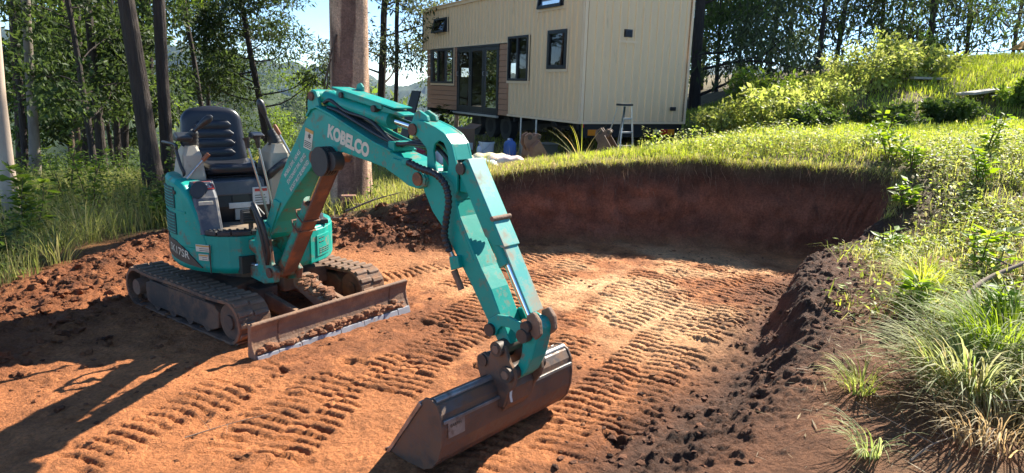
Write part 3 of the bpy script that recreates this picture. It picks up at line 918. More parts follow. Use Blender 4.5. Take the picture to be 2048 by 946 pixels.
for k, (z, w_) in enumerate(((1.145, .125), (1.215, .130), (1.285, .128), (1.35, .118))):
    u = (z - 1.06) / .43
    x = -.225 - .13 * u + .05 * u * u + .044
    def roll(uu, a, z=z, w_=w_, x=x):
        y = (uu - .5) * 2
        e = max(.03, 1 - abs(y) ** 8) ** .5
        return (x + .006 + .012 * e * math.cos(a), SY - .045 + w_ * 1.1 * y, z + .036 * e * math.sin(a))
    rounded(TU, roll, 11, 12, 'backrest_roll', 'seat_vinyl', backrest)
MB(TU).box(-.36, -.30, SY - .08, SY + .02, .98, 1.12).build('backrest_bracket', 'black_plastic', seat, .006)

def console(y, w0, name, lean, handle_at, stick_top):
    con = MB(TU).loft([[(-.22, y - w0, .70), (.12, y - w0, .70), (.12, y + w0, .70), (-.22, y + w0, .70)],
                       [(-.24, y - w0, 1.02), (.15, y - w0, 1.02), (.15, y + w0, 1.02), (-.24, y + w0, 1.02)],
                       [(-.16, y - w0 * .8, 1.17), (.13, y - w0 * .8, 1.17), (.13, y + w0 * .8, 1.17), (-.16, y + w0 * .8, 1.17)],
                       [(-.05, y - w0 * .5, 1.235), (.10, y - w0 * .5, 1.235), (.10, y + w0 * .5, 1.235), (-.05, y + w0 * .5, 1.235)]]).build(name, 'console_beige', EX, .018)
    b0 = np.array((.03, y, 1.235)); b1 = b0 + np.array((lean[0] * .55, lean[1] * .55, .10))
    st = MB(TU).tube([b1, stick_top], [.013, .013], 10)
    sto = st.build('joystick', 'black_plastic', con)
    n = 9
    pts = [b0 + (b1 - b0) * k / n for k in range(n + 1)]
    MB(TU).tube(pts, [(.062 - .034 * k / n) * (1 if k % 2 == 0 else .82) for k in range(n + 1)], 14).build('bellows', 'rubber', sto)
    d = np.array(stick_top) - b1; d /= np.linalg.norm(d)
    h0 = np.array(stick_top) - d * .02
    MB(TU).tube([h0, h0 + d * .03, h0 + d * .08, h0 + d * .105, h0 + d * .125], [.016, .022, .028, .026, .010], 14).build('grip', 'black_plastic', sto)
    return con
cr = console(-.405, .075, 'right_console', (.10, .05), None, (.10, -.34, 1.37))
clf = console(.185, .085, 'left_console', (-.02, -.05), None, (.02, .115, 1.455))
MB(TU).prism([(-.02, 1.26), (.14, 1.27), (.15, 1.30), (.02, 1.325), (-.03, 1.30)], -.50, -.40).build('wrist_rest', 'black_plastic', cr, .012)
MB(TU).prism([(-.02, 1.27), (.10, 1.27), (.12, 1.30), (0, 1.32)], .0, .09).build('wrist_rest', 'black_plastic', clf, .012)
lk = MB(TU).tube(spline([(.10, -.47, .98), (.14, -.47, 1.05), (.13, -.485, 1.10), (.09, -.50, 1.20), (.09, -.50, 1.24), (-.05, -.53, 1.245), (-.20, -.54, 1.24)], 5), .011, 8).build('lock_bar', 'black_plastic', cr)
l2 = MB(TU).cyl((.17, -.46, 1.02), (.19, -.33, 1.17), .008).build('lock_lever', 'lever_steel', cr)
MB(TU).cyl((.186, -.355, 1.14), (.192, -.315, 1.185), .015).build('grip', 'handle_orange', l2)
l3 = MB(TU).tube([(.16, .30, 1.06), (.15, .235, 1.20), (.14, .165, 1.34)], .009, 8).build('lock_lever', 'lever_steel', clf)
MB(TU).tube([(.143, .185, 1.305), (.14, .163, 1.345), (.138, .150, 1.375)], [.014, .017, .012], 10).build('grip', 'handle_orange', l3)
MB(TU).tube(spline([(.10, .10, .99), (.16, .12, 1.04), (.17, .20, 1.10), (.13, .28, 1.11)], 5), .03, 8).build('side_guard', 'black_plastic', clf)
# fuel tank corner with filler cap
ft = MB(TU).loft([[(.03, -.47, .665), (.385, -.435, .665), (.40, -.29, .665), (.03, -.27, .665)],
                  [(.03, -.48, .90), (.31, -.46, .90), (.32, -.30, .90), (.03, -.27, .90)],
                  [(.03, -.47, 1.0), (.23, -.44, 1.0), (.235, -.31, 1.0), (.03, -.27, 1.0)]]).build('fuel_tank', 'grey_plastic', EX, .018)
cap = MB(TU).tube([(.25, -.415, .935), (.315, -.425, .95)], [.048, .046], 20).build('filler_cap', 'black_plastic', ft, .005)
MB(TU).tube([(.245, -.40, .955), (.285, -.405, .963)], [.052, .050], 18).build('cap_seal', 'black_plastic', cap)
TT = lambda a, b: TU(.262 - .05 * b, -.435 + .115 * a, .970 + .045 * b)
rl = MB(TU).add([(.276, -.44, .955), (.276, -.31, .955), (.226, -.32, 1.002), (.226, -.43, 1.002), (.265, -.44, .945), (.265, -.31, .945), (.215, -.32, .99), (.215, -.43, .99)],
                [(0, 1, 2, 3), (7, 6, 5, 4), (0, 4, 5, 1), (1, 5, 6, 2), (2, 6, 7, 3), (3, 7, 4, 0)]).build('fuel_label', 'decal_red', ft)
lettering('fuel_lettering', 'DIESEL', lambda a, b: TU(.2705 - .036 * b, -.425 + .10 * a, .962 + .030 * b + .002), 'decal_white', rl, .02)
MB(TU).box(.325, .333, -.425, -.335, .855, .88).build('tank_label', 'decal_cream', ft, .002)
# travel levers and pedals
for y, yt in ((.02, -.105), (.06, -.035)):
    tl = MB(TU).tube([(.40, y, .69), (.40, y * .5 + yt * .5, .99), (.385, yt, 1.26)], .0085, 8).build('travel_lever', 'lever_steel', EX)
    MB(TU).tube([(.386, yt + .004, 1.235), (.384, yt, 1.285), (.38, yt - .003, 1.305)], [.013, .019, .028], 12).build('lever_knob', 'black_plastic', tl)
    MB(TU).tube([(.40, y, .685), (.40, y, .72), (.40, y * .95, .76)], [.03, .022, .012], 10).build('lever_boot', 'rubber', tl)
pd = MB(TU).prism([(.40, .735), (.50, .735), (.53, .77), (.52, .815), (.42, .825)], -.185, -.075).build('pedal', 'rubber', EX, .008)
for k in range(5):
    MB(TU).box(.505 + .006 * min(k, 2), .538 - .002 * k, -.192, -.073, .758 + .017 * k, .767 + .017 * k).build('pedal_rib', 'rubber', pd)
MB(TU).cyl((.47, -.13, .68), (.47, -.13, .76), .016).build('pedal_post', 'pin_steel', pd)

# --- swing bracket
MB(TB).cyl((-.34, -.17, .47), (-.20, -.12, .46), .05, seg=18).build('swing_cylinder', 'teal_worn', EX, .004)
MB(TB).cyl((-.22, -.125, .46), (.0, -.05, .455), .02, seg=12).build('swing_rod', 'chrome', EX)
MB(TB).prism([(-.36, .40), (-.07, .40), (-.07, .52), (-.36, .53)], -.16, -.06).build('swing_shade_block', 'decal_dark', EX, .004)  # solid near-black block standing in for the shaded cavity beside the bracket
sk = MB(TB)
sk.cyl((-.085, 0, .365), (-.085, 0, .45), .075, seg=24).cyl((-.085, 0, .56), (-.085, 0, .645), .07, seg=24)
sk.prism([(-.08, .37), (.10, .36), (.25, .40), (.27, .47), (.20, .52), (.17, .70), (.20, .76), (.13, .80), (.05, .74), (.0, .64), (-.08, .63), (-.08, .57), (.02, .54), (.03, .47), (-.08, .45)], -.10, -.065)
sk.prism([(-.08, .37), (.10, .36), (.25, .40), (.27, .47), (.20, .52), (.17, .70), (.20, .76), (.13, .80), (.05, .74), (.0, .64), (-.08, .63), (-.08, .57), (.02, .54), (.03, .47), (-.08, .45)], .065, .10)
sk.prism([(-.06, .375), (.10, .37), (.12, .42), (.06, .55), (.0, .58), (-.06, .57)], -.066, .066)
swing = sk.build('swing_bracket', 'teal_worn', EX, .008)
MB(TB).cyl((-.085, 0, .44), (-.085, 0, .57), .05, seg=20).build('swing_post', 'rusty_steel', swing)
MB(TU).prism([(.30, -.20), (.56, -.10), (.56, .02), (.30, .12)], .42, .62, 'z').build('nose_casting', 'teal_worn', EX, .012)
MB(TB).cyl((.13, -.115, .735), (.13, .115, .735), .034, seg=18).build('boom_foot_pin', 'pin_steel', swing, .004)
MB(TB).cyl((.19, -.112, .455), (.19, .112, .455), .034, seg=18).build('lift_pin', 'rusty_steel', swing, .004)
# --- boom
boom_poly = [(.08, .70), (.12, .77), (.22, .92), (.337, 1.115), (.43, 1.235), (.528, 1.346), (.60, 1.43), (.657, 1.486), (.705, 1.528), (.764, 1.542),
             (.906, 1.507), (1.141, 1.431), (1.313, 1.378), (1.493, 1.339), (1.60, 1.318), (1.68, 1.285), (1.712, 1.245), (1.70, 1.205), (1.65, 1.185),
             (1.58, 1.192), (1.50, 1.225), (1.42, 1.257), (1.238, 1.284), (1.011, 1.312), (.86, 1.312), (.78, 1.285), (.66, 1.175), (.506, 1.05),
             (.36, .915), (.25, .80), (.20, .715), (.155, .675), (.10, .672)]
bm_ = MB(TB).prism(boom_poly, -.075, .075)
boom = bm_.build('boom', 'teal', EX, .006)
for sgn in (-1, 1):
    MB(TB).prism([(1.40, 1.262), (1.50, 1.228), (1.58, 1.195), (1.65, 1.188), (1.70, 1.21), (1.708, 1.245), (1.675, 1.28), (1.60, 1.31), (1.45, 1.325)],
                 min(sgn * .074, sgn * .086), max(sgn * .074, sgn * .086)).build('tip_plate', 'teal', boom, .004)
    MB(TB).prism([(.09, .70), (.14, .79), (.25, .955), (.33, .94), (.24, .80), (.19, .72), (.15, .682), (.10, .685)],
                 min(sgn * .074, sgn * .084), max(sgn * .074, sgn * .084)).build('foot_plate', 'teal', boom, .004)
MB(TB).prism([(.66, 1.50), (.71, 1.545), (.77, 1.558), (.91, 1.523), (1.14, 1.447), (1.31, 1.393), (1.44, 1.362), (1.44, 1.35), (1.31, 1.38), (1.14, 1.434), (.906, 1.51), (.77, 1.545), (.715, 1.532), (.67, 1.49)], -.088, .088).build('top_plate', 'teal', boom, .003)
# bracket for the arm cylinder
for sgn in (-1, 1):
    MB(TB).prism([(.665, 1.50), (.665, 1.57), (.685, 1.625), (.715, 1.648), (.750, 1.64), (.772, 1.605), (.79, 1.54), (.82, 1.52)],
                 min(sgn * .052, sgn * .074), max(sgn * .052, sgn * .074)).build('cylinder_bracket', 'teal', boom, .004)
MB(TB).cyl((.715, -.085, 1.61), (.715, .085, 1.61), .026, seg=18).build('pin', 'rusty_steel', boom, .003)
# lettering
def on_boom(p0, p1, hgt, y=-.0765, shear=0.0):
    p0, p1 = np.array(p0), np.array(p1)
    d = (p1 - p0) / np.linalg.norm(p1 - p0)
    up = np.array((-d[1], d[0]))
    return lambda a, b: TB(*(lambda q: (q[0], y, q[1]))(p0 + (p1 - p0) * a + up * hgt * b + d * shear * b))
lettering('maker_lettering', 'KOBELCO', on_boom((.862, 1.386), (1.240, 1.300), .080, -.0768), 'decal_cream', boom, .055)
for k, (t, a0, a1) in enumerate((('MOBILE SWL 160 KG', .0, .25), ('STATIONARY SWL 100 KG', .0, .285), ('BUCKET MUST BE REMOVED', .0, .29))):
    b0 = np.array((.395, 1.105)) + np.array((.030, -.040)) * k
    d = unit((.73, .68))
    lettering('load_notice', t, on_boom(b0, b0 + d * (a1 - a0), .026, -.0768), 'decal_white', boom, .015)
def on_plate(T, quad, y, name, mat, parent, th=.0015):
    return MB(T).prism(quad, y - th, y).build(name, mat, parent)
stp = [(.612, 1.311), (.692, 1.295), (.726, 1.410), (.645, 1.428)]
wl = on_plate(TB, stp, -.0755, 'warning_label', 'decal_cream', boom)
q = np.array(stp)
on_plate(TB, [tuple(q[3] + (q[0] - q[3]) * .0), tuple(q[2]), tuple(q[2] + (q[1] - q[2]) * .16), tuple(q[3] + (q[0] - q[3]) * .16)], -.0772, 'label_stripe', 'decal_orange', wl)
c_ = q.mean(0) + np.array((.012, .018))
on_plate(TB, [tuple(c_ + np.array((math.cos(a), math.sin(a))) * (.018 if k % 2 else .010)) for k, a in enumerate(np.linspace(0, 2 * math.pi, 12, endpoint=False))], -.0772, 'label_symbol', 'decal_dark', wl)
for k in range(4):
    f0, f1 = .62 + .09 * k, .655 + .09 * k
    L = lambda f: q[3] + (q[0] - q[3]) * f; Rr = lambda f: q[2] + (q[1] - q[2]) * f
    on_plate(TB, [tuple(L(f0) * .93 + Rr(f0) * .07), tuple(L(f0) * .08 + Rr(f0) * .92), tuple(L(f1) * .08 + Rr(f1) * .92), tuple(L(f1) * .93 + Rr(f1) * .07)], -.0772, 'label_line', 'decal_dark', wl)
# hoses and pipes along the boom
for y, z, r, m in ((-.05, .022, .011, 'hose'), (-.022, .022, .011, 'hose'), (.008, .022, .010, 'hose'), (.045, .03, .012, 'teal')):
    pts = [(.84, y, 1.53 + z), (.95, y, 1.51 + z), (1.14, y, 1.452 + z), (1.31, y, 1.40 + z), (1.46, y, 1.365 + z)]
    MB(TB).tube(spline(pts, 4), r, 8).build('boom_pipe', m, boom)
MB(TB).box(1.40, 1.45, -.07, .065, 1.355, 1.405).build('pipe_clamp', 'teal', boom, .004)
MB(TB).tube(spline([(.80, -.05, 1.575), (.86, -.045, 1.59), (1.0, -.04, 1.535), (1.2, -.035, 1.50), (1.42, -.05, 1.40), (1.55, -.045, 1.40), (1.66, -.03, 1.40)], 6), .011, 8).build('boom_hose', 'hose', boom)
MB(TB).tube(spline([(1.46, -.03, 1.385), (1.58, -.03, 1.41), (1.70, -.02, 1.40), (1.80, -.015, 1.33), (1.84, -.01, 1.22)], 6), .012, 8).build('boom_hose', 'hose', boom)
MB(TB).tube(spline([(1.46, .0, 1.385), (1.60, .01, 1.42), (1.73, .01, 1.41), (1.82, .01, 1.33), (1.86, .01, 1.20)], 6), .012, 8).build('boom_hose', 'hose', boom)
# arm cylinder with its guard
A0, A1 = np.array((.715, 1.61)), np.array((1.585, 1.472))
ad = unit(A1 - A0); an = np.array((-ad[1], ad[0]))
def al(t, h): return tuple(A0 + ad * t + an * h)
def P3(p, y=0.0): return (p[0], y, p[1])
ac = MB(TB).cyl(P3(al(.05, 0)), P3(al(.60, 0)), .045, seg=24).cyl(P3(al(.60, 0)), P3(al(.655, 0)), .050, seg=24).cyl(P3(al(0, 0), -.05), P3(al(0, 0), .05), .038, seg=20).build('arm_cylinder', 'teal', boom, .003)
MB(TB).cyl(P3(al(.64, 0)), P3(al(.86, 0)), .0225, seg=18).build('rod', 'chrome', ac)
MB(TB).cyl(P3(al(.87, 0), -.044), P3(al(.87, 0), .044), .034, seg=18).build('rod_eye', 'teal', ac, .003)
MB(TB).prism([al(.20, .045), al(.61, .045), al(.61, .062), al(.60, .078), al(.20, .078)], -.052, .052).build('cylinder_guard', 'teal', ac, .005)
MB(TB).prism([al(.17, .077), al(.72, .072), al(.72, .080), al(.17, .085)], -.062, .062).build('guard_plate', 'teal', ac, .002)
MB(TB).prism([al(.60, .035), al(.78, .045), al(.78, .055), al(.60, .066)], -.045, .045).build('rod_guard', 'teal', ac, .003)
MB(TB).prism([al(.22, .04), al(.24, .115), al(.265, .125), al(.29, .11), al(.31, .04)], .056, .070).build('guard_lug', 'teal', ac, .003)
MB(TB).cyl(P3(al(.26, .055), -.066), P3(al(.26, .055), .066), .016).cyl(P3(al(.555, .04), -.066), P3(al(.555, .04), .066), .018).build('guard_bolt', 'pin_steel', ac)
# lift cylinder under the boom
L0, L1 = np.array((.19, .455)), np.array((.775, 1.265))
ld_ = unit(L1 - L0); ln_ = np.array((ld_[1], -ld_[0]))
def ll(t, h): return tuple(L0 + ld_ * t + ln_ * h)
lc_ = MB(TB).cyl(P3(ll(.03, 0)), P3(ll(.60, 0)), .046, seg=22).cyl(P3(ll(.58, 0)), P3(ll(.63, 0)), .052, seg=22).cyl(P3(ll(0, 0), -.062), P3(ll(0, 0), .062), .042, seg=18).build('lift_cylinder', 'teal_worn', EX, .003)
MB(TB).cyl(P3(ll(.60, 0)), P3(ll(.95, 0)), .024, seg=16).build('rod', 'chrome', lc_)
MB(TB).prism([ll(.05, .044), ll(.95, .032), ll(.95, .050), ll(.05, .058)], -.046, .046).build('rod_guard', 'rusty_steel', lc_, .003)
for sgn in (1,):
    MB(TB).prism([ll(.05, .012), ll(.95, .012), ll(.95, .05), ll(.05, .054)], min(sgn * .049, sgn * .055), max(sgn * .049, sgn * .055)).build('guard_cheek', 'rusty_steel', lc_, .002)
for t in (.52, .43):
    MB(TB).tube([P3(ll(t, .058), -.062), P3(ll(t, .0), -.066), P3(ll(t, -.05), -.05), P3(ll(t, -.052), .05), P3(ll(t, .0), .066), P3(ll(t, .058), .062), P3(ll(t, .058), -.062)], .006, 6).build('guard_strap', 'rusty_steel', lc_)
MB(TB).cyl(P3((.775, 1.265), -.12), P3((.775, 1.265), .12), .04, seg=20).build('lift_head_pin', 'rusty_steel', boom)
rb_ = MB(TB)
for k in range(9):
    y = -.150 + .0085 * k
    rb_.cyl(P3((.885, 1.255), y), P3((.885, 1.255), y + .0085), .083 if k % 2 == 0 else .075, seg=26)
rb_.build('work_light', 'rubber', boom)
MB(TB).cyl(P3((.965, 1.262), -.13), P3((.965, 1.262), -.07), .052, seg=20).build('work_light_body', 'rubber', boom, .006)
MB(TB).tube(spline([(.12, -.09, .83), (.10, -.14, .90), (.15, -.16, .90), (.22, -.15, .78), (.24, -.13, .62), (.20, -.12, .52)], 6), .015, 9).build('foot_hose', 'hose', swing)
MB(TB).tube(spline([(.02, -.05, .70), (.03, -.12, .84), (.10, -.14, .87), (.16, -.13, .70), (.18, -.11, .52)], 6), .013, 9).build('foot_hose', 'hose', swing)

# --- dipper arm
hole = [(1.735, 1.385), (1.745, 1.415), (1.775, 1.435), (1.81, 1.425), (1.835, 1.385), (1.845, 1.33), (1.835, 1.285), (1.80, 1.265), (1.765, 1.275), (1.745, 1.32)]
head = [(1.545, 1.478), (1.565, 1.512), (1.60, 1.526), (1.66, 1.520), (1.749, 1.497), (1.815, 1.470), (1.862, 1.425), (1.888, 1.35), (1.905, 1.285), (1.90, 1.19),
        (1.80, 1.10), (1.72, 1.10), (1.655, 1.175), (1.615, 1.205), (1.61, 1.26), (1.65, 1.29), (1.685, 1.33), (1.68, 1.39), (1.66, 1.425), (1.60, 1.435), (1.555, 1.45)]
def ringed(mb, outer, inner, lo, hi, N=40):
    c = np.mean(inner, axis=0)
    def ray_hit(poly, a):
        d = np.array((math.cos(a), math.sin(a))); best = None
        for p, r in zip(poly, poly[1:] + poly[:1]):
            p, r = np.array(p), np.array(r); e = r - p
            det = d[0] * -e[1] + d[1] * e[0]
            if abs(det) < 1e-12: continue
            w_ = p - c
            t = (w_[0] * -e[1] + w_[1] * e[0]) / det
            s_ = (d[0] * w_[1] - d[1] * w_[0]) / det
            if t > 0 and -1e-9 <= s_ <= 1 + 1e-9 and (best is None or t > best): best = t
        return c + d * best
    A = np.linspace(0, 2 * math.pi, N, endpoint=False)
    o_ = [ray_hit(outer, a) for a in A]; i_ = [ray_hit(inner, a) for a in A]
    secs = [[(*[o_[k % N][0]], lo, o_[k % N][1]), (o_[k % N][0], hi, o_[k % N][1]), (i_[k % N][0], hi, i_[k % N][1]), (i_[k % N][0], lo, i_[k % N][1])] for k in range(N + 1)]
    mb.loft(secs, cap=False)
arm_main = [(1.655, 1.20), (1.70, 1.26), (1.80, 1.275), (1.875, 1.235), (1.897, 1.16), (1.925, 1.085), (2.00, .967), (2.07, .862), (2.139, .772), (2.205, .655), (2.27, .545),
            (2.265, .50), (2.225, .49), (2.18, .545), (2.131, .605), (2.015, .761), (1.92, .876), (1.813, 1.009), (1.73, 1.085)]
arm = MB(TB).prism(arm_main, -.062, .062).build('dipper_arm', 'teal', EX, .006)
for sgn in (-1, 1):
    mb = MB(TB)
    lo, hi = (.046, .060) if sgn > 0 else (-.060, -.046)
    outer = [(1.555, 1.45), (1.545, 1.478), (1.565, 1.512), (1.60, 1.526), (1.66, 1.520), (1.749, 1.497), (1.815, 1.470), (1.862, 1.425), (1.888, 1.35), (1.905, 1.285), (1.902, 1.20), (1.86, 1.13), (1.76, 1.08), (1.70, 1.12), (1.69, 1.26), (1.69, 1.38), (1.66, 1.43), (1.60, 1.44)]
    ringed(mb, outer, hole, lo, hi, 48)
    mb.build('head_plate', 'teal', arm, .003)
MB(TB).prism([(1.60, 1.524), (1.66, 1.518), (1.749, 1.495), (1.815, 1.468), (1.862, 1.422), (1.888, 1.35), (1.877, 1.348), (1.85, 1.415), (1.807, 1.458), (1.745, 1.485), (1.66, 1.507), (1.60, 1.512)], -.047, .047).build('head_spine', 'teal', arm, .002)
MB(TB).prism([(1.70, 1.27), (1.80, 1.285), (1.88, 1.24), (1.90, 1.16), (1.86, 1.12), (1.74, 1.10)], -.0615, .0615).build('head_block', 'teal', arm, .004)
MB(TB).cyl(P3((1.655, 1.238), -.096), P3((1.655, 1.238), .096), .034, seg=20).build('arm_pin', 'rusty_steel', arm, .004)
MB(TB).cyl(P3((1.588, 1.475), -.070), P3((1.588, 1.475), .070), .030, seg=20).build('arm_pin', 'rusty_steel', arm, .004)
for y in (-.028, .028):
    MB(TB).prism([(1.545, 1.50), (1.57, 1.555), (1.60, 1.57), (1.66, 1.545), (1.67, 1.52)], y - .01, y + .01).build('head_lug', 'teal', arm, .003)
MB(TB).prism([(1.905, 1.05), (1.925, 1.06), (2.03, .895), (2.02, .885)], -.064, .064).build('top_rib', 'teal', arm, .002)
# bucket cylinder on the arm
C0, C1 = np.array((1.925, 1.315)), np.array((2.345, .655))
cd_ = unit(C1 - C0); cn_ = np.array((-cd_[1], cd_[0]))
def cl(t, h): return tuple(C0 + cd_ * t + cn_ * h)
bcy = MB(TB).cyl(P3(cl(.0, 0)), P3(cl(.46, 0)), .044, seg=22).cyl(P3(cl(.46, 0)), P3(cl(.50, 0)), .048, seg=22).build('bucket_cylinder', 'teal', arm, .003)
MB(TB).cyl(P3(cl(.49, 0)), P3(cl(.76, 0)), .022, seg=16).build('rod', 'chrome', bcy)
MB(TB).prism([cl(-.02, .040), cl(.42, .040), cl(.43, .050), cl(.43, .064), cl(-.02, .062)], -.055, .055).build('cylinder_guard', 'teal_faded', bcy, .004)
for sgn in (-1, 1):
    MB(TB).prism([cl(-.02, -.02), cl(.34, -.02), cl(.40, .01), cl(.42, .062), cl(-.02, .06)], min(sgn * .050, sgn * .057), max(sgn * .050, sgn * .057)).build('guard_cheek', 'teal', bcy, .002)
MB(TB).prism([cl(.40, .048), cl(.74, .044), cl(.75, .052), cl(.40, .056)], -.046, .046).build('rod_guard', 'teal_faded', bcy, .002)
MB(TB).cyl(P3(cl(.29, .066), -.062), P3(cl(.29, .066), .062), .012).build('guard_bolt', 'muddy_steel', bcy)
MB(TB).box(1.90, 1.96, -.04, .04, 1.20, 1.30).build('cylinder_mount', 'teal', bcy, .006)
MB(TB).cyl(P3((1.93, 1.315), -.07), P3((1.93, 1.315), .07), .028).build('mount_pin', 'pin_steel', bcy, .003)
# corrugated hoses in spiral guard
def spiral_hose(pts, r, name, parent):
    P = [np.array(p) for p in spline(pts, 14)]
    rr = [r * (1.0 if (k // 2) % 2 == 0 else .80) for k in range(len(P))]
    return MB(TB).tube(P, rr, 10, smooth=False).build(name, 'hose', parent)
spiral_hose([(1.60, -.10, 1.315), (1.70, -.105, 1.295), (1.80, -.105, 1.28), (1.865, -.10, 1.235), (1.89, -.10, 1.16), (1.875, -.10, 1.07), (1.865, -.10, .99), (1.885, -.085, .91)], .0185, 'spiral_hose', arm)
spiral_hose([(1.72, .08, 1.32), (1.85, .10, 1.32), (1.95, .11, 1.25), (2.00, .11, 1.13), (2.02, .10, 1.02)], .0185, 'spiral_hose', arm)
MB(TB).box(1.555, 1.61, -.112, -.082, 1.30, 1.335).build('hose_fitting', 'teal', arm, .004)
MB(TB).tube([(1.885, -.085, .915), (1.895, -.075, .885), (1.90, -.07, .87)], [.012, .014, .014], 8).build('hose_fitting', 'lever_steel', arm)
MB(TB).prism([(1.885, .885), (1.945, .90), (1.96, .845), (1.90, .82)], -.092, -.058).build('hose_block', 'teal', arm, .004)
MB(TB).tube([(1.905, -.075, .82), (1.925, -.07, .78), (1.95, -.065, .73)], [.018, .015, .017], 8).build('hose_fitting', 'muddy_steel', arm)
# linkage
for sgn in (-1, 1):
    lo, hi = (min(sgn * .066, sgn * .082), max(sgn * .066, sgn * .082))
    li = MB(TB).prism([(2.135, .60), (2.15, .635), (2.20, .668), (2.27, .678), (2.33, .668), (2.375, .645), (2.395, .605), (2.375, .575), (2.345, .578), (2.325, .605), (2.28, .625), (2.23, .62), (2.205, .595), (2.195, .565), (2.165, .555), (2.14, .572)], lo, hi)
    lk_ = li.build('tipping_link', 'teal', EX, .004)
    MB(TB).cyl(P3((2.165, .588), sgn * .06), P3((2.165, .588), sgn * .098), .030, seg=18).build('link_boss', 'pin_steel', lk_, .003)
    MB(TB).cyl(P3((2.365, .612), sgn * .055), P3((2.365, .612), sgn * .098), .032, seg=18).build('link_boss', 'pin_steel', lk_, .003)
bk = MB(TB).prism([(2.335, .655), (2.365, .685), (2.405, .68), (2.425, .645), (2.415, .59), (2.395, .50), (2.355, .415), (2.315, .375), (2.275, .375), (2.265, .41), (2.305, .44), (2.33, .50), (2.335, .56), (2.325, .61)], -.056, .056)
bkl = bk.build('bucket_link', 'teal', EX, .010)
MB(TB).prism([(2.36, .70), (2.40, .725), (2.435, .69), (2.445, .63), (2.42, .60), (2.385, .62)], -.066, -.04).prism([(2.36, .70), (2.40, .725), (2.435, .69), (2.445, .63), (2.42, .60), (2.385, .62)], .04, .066).build('rod_clevis', 'muddy_steel', bkl, .006)
MB(TB).cyl(P3((2.375, .655), -.09), P3((2.375, .655), .105), .026).build('rod_pin', 'pin_steel', bkl, .003)
# --- bucket
W2 = .455
shell_out = [(1.885, .012), (2.02, .012), (2.13, .020), (2.185, .048), (2.225, .10), (2.245, .17), (2.248, .25), (2.238, .315), (2.215, .352), (2.18, .368), (2.145, .360)]
shell_in = [(2.150, .345), (2.18, .353), (2.205, .340), (2.223, .308), (2.233, .248), (2.230, .172), (2.212, .108), (2.175, .060), (2.125, .034), (2.02, .027), (1.885, .020)]
bucket = MB(TB).prism(shell_out + shell_in, -W2, W2).build('bucket', 'bucket_steel', EX, .003)
side_poly = [(1.880, .010), (2.02, .009), (2.132, .017), (2.188, .046), (2.229, .098), (2.249, .17), (2.252, .25), (2.242, .317), (2.218, .356), (2.18, .373), (2.140, .366), (2.115, .335)]
for sgn in (-1, 1):
    lo, hi = min(sgn * W2, sgn * (W2 + .014)), max(sgn * W2, sgn * (W2 + .014))
    MB(TB).prism(side_poly, lo, hi).build('side_plate', 'bucket_steel', bucket, .003)
    MB(TB).prism([(1.878, .008), (1.90, .008), (2.128, .330), (2.112, .344)], min(sgn * (W2 - .004), sgn * (W2 + .022)), max(sgn * (W2 - .004), sgn * (W2 + .022))).build('side_cutter', 'bucket_worn', bucket, .002)
MB(TB).prism([(1.845, .004), (1.93, .004), (1.93, .014), (1.87, .018)], -W2 - .004, W2 + .004).build('cutting_lip', 'bucket_worn', bucket, .002)
MB(TB).tube([(2.188, -W2, .358), (2.188, W2, .358)], .017, 14).build('top_lip', 'bucket_worn', bucket)
MB(TB).prism([(2.236, .275), (2.255, .275), (2.252, .29), (2.238, .29)], -W2, W2).build('weld_seam', 'bucket_worn', bucket, .002)
for y in (-.105, .085):
    MB(TB).prism([(2.13, .33), (2.10, .40), (2.105, .45), (2.14, .475), (2.175, .46), (2.19, .50), (2.21, .545), (2.245, .555), (2.275, .535), (2.305, .47), (2.335, .44), (2.345, .40), (2.335, .36), (2.30, .31), (2.275, .24), (2.235, .22)], y, y + .020).build('ear', 'bucket_steel', bucket, .004)
MB(TB).prism([(2.17, .36), (2.245, .30), (2.252, .20), (2.285, .25), (2.30, .33), (2.26, .42)], -.085, .085).build('ear_web', 'bucket_steel', bucket, .006)
for (u, z, r) in ((2.238, .522, .036), (2.300, .415, .038)):
    MB(TB).cyl((u, -.125, z), (u, .125, z), r, seg=18).build('ear_pin', 'pin_steel', bucket, .004)
    for y in (-.128, .128):
        MB(TB).cyl((u, y - .003, z), (u, y + .003, z), r * .6, seg=6).build('pin_bolt', 'muddy_steel', bucket)
MB(TB).cyl((2.14, -.115, .435), (2.14, .115, .435), .030, seg=16).build('ear_pin', 'pin_steel', bucket, .003)
stk = MB(TB).add([(2.2535, -.43, .20), (2.2535, -.33, .20), (2.250, -.33, .275), (2.250, -.43, .275)], [(0, 1, 2, 3)]).build('maker_label', 'decal_dusty', bucket)
lettering('label_lettering', 'EARTH', lambda a, b: TB(2.2556 - .001 * b, -.42 + .065 * a, .250 + .014 * b), 'decal_dark', stk, .02)
MB(TB).tube([(2.31, -.09, .36), (2.315, -.10, .31), (2.318, -.095, .28)], .006, 6).build('grease_nipple', 'decal_white', bucket)

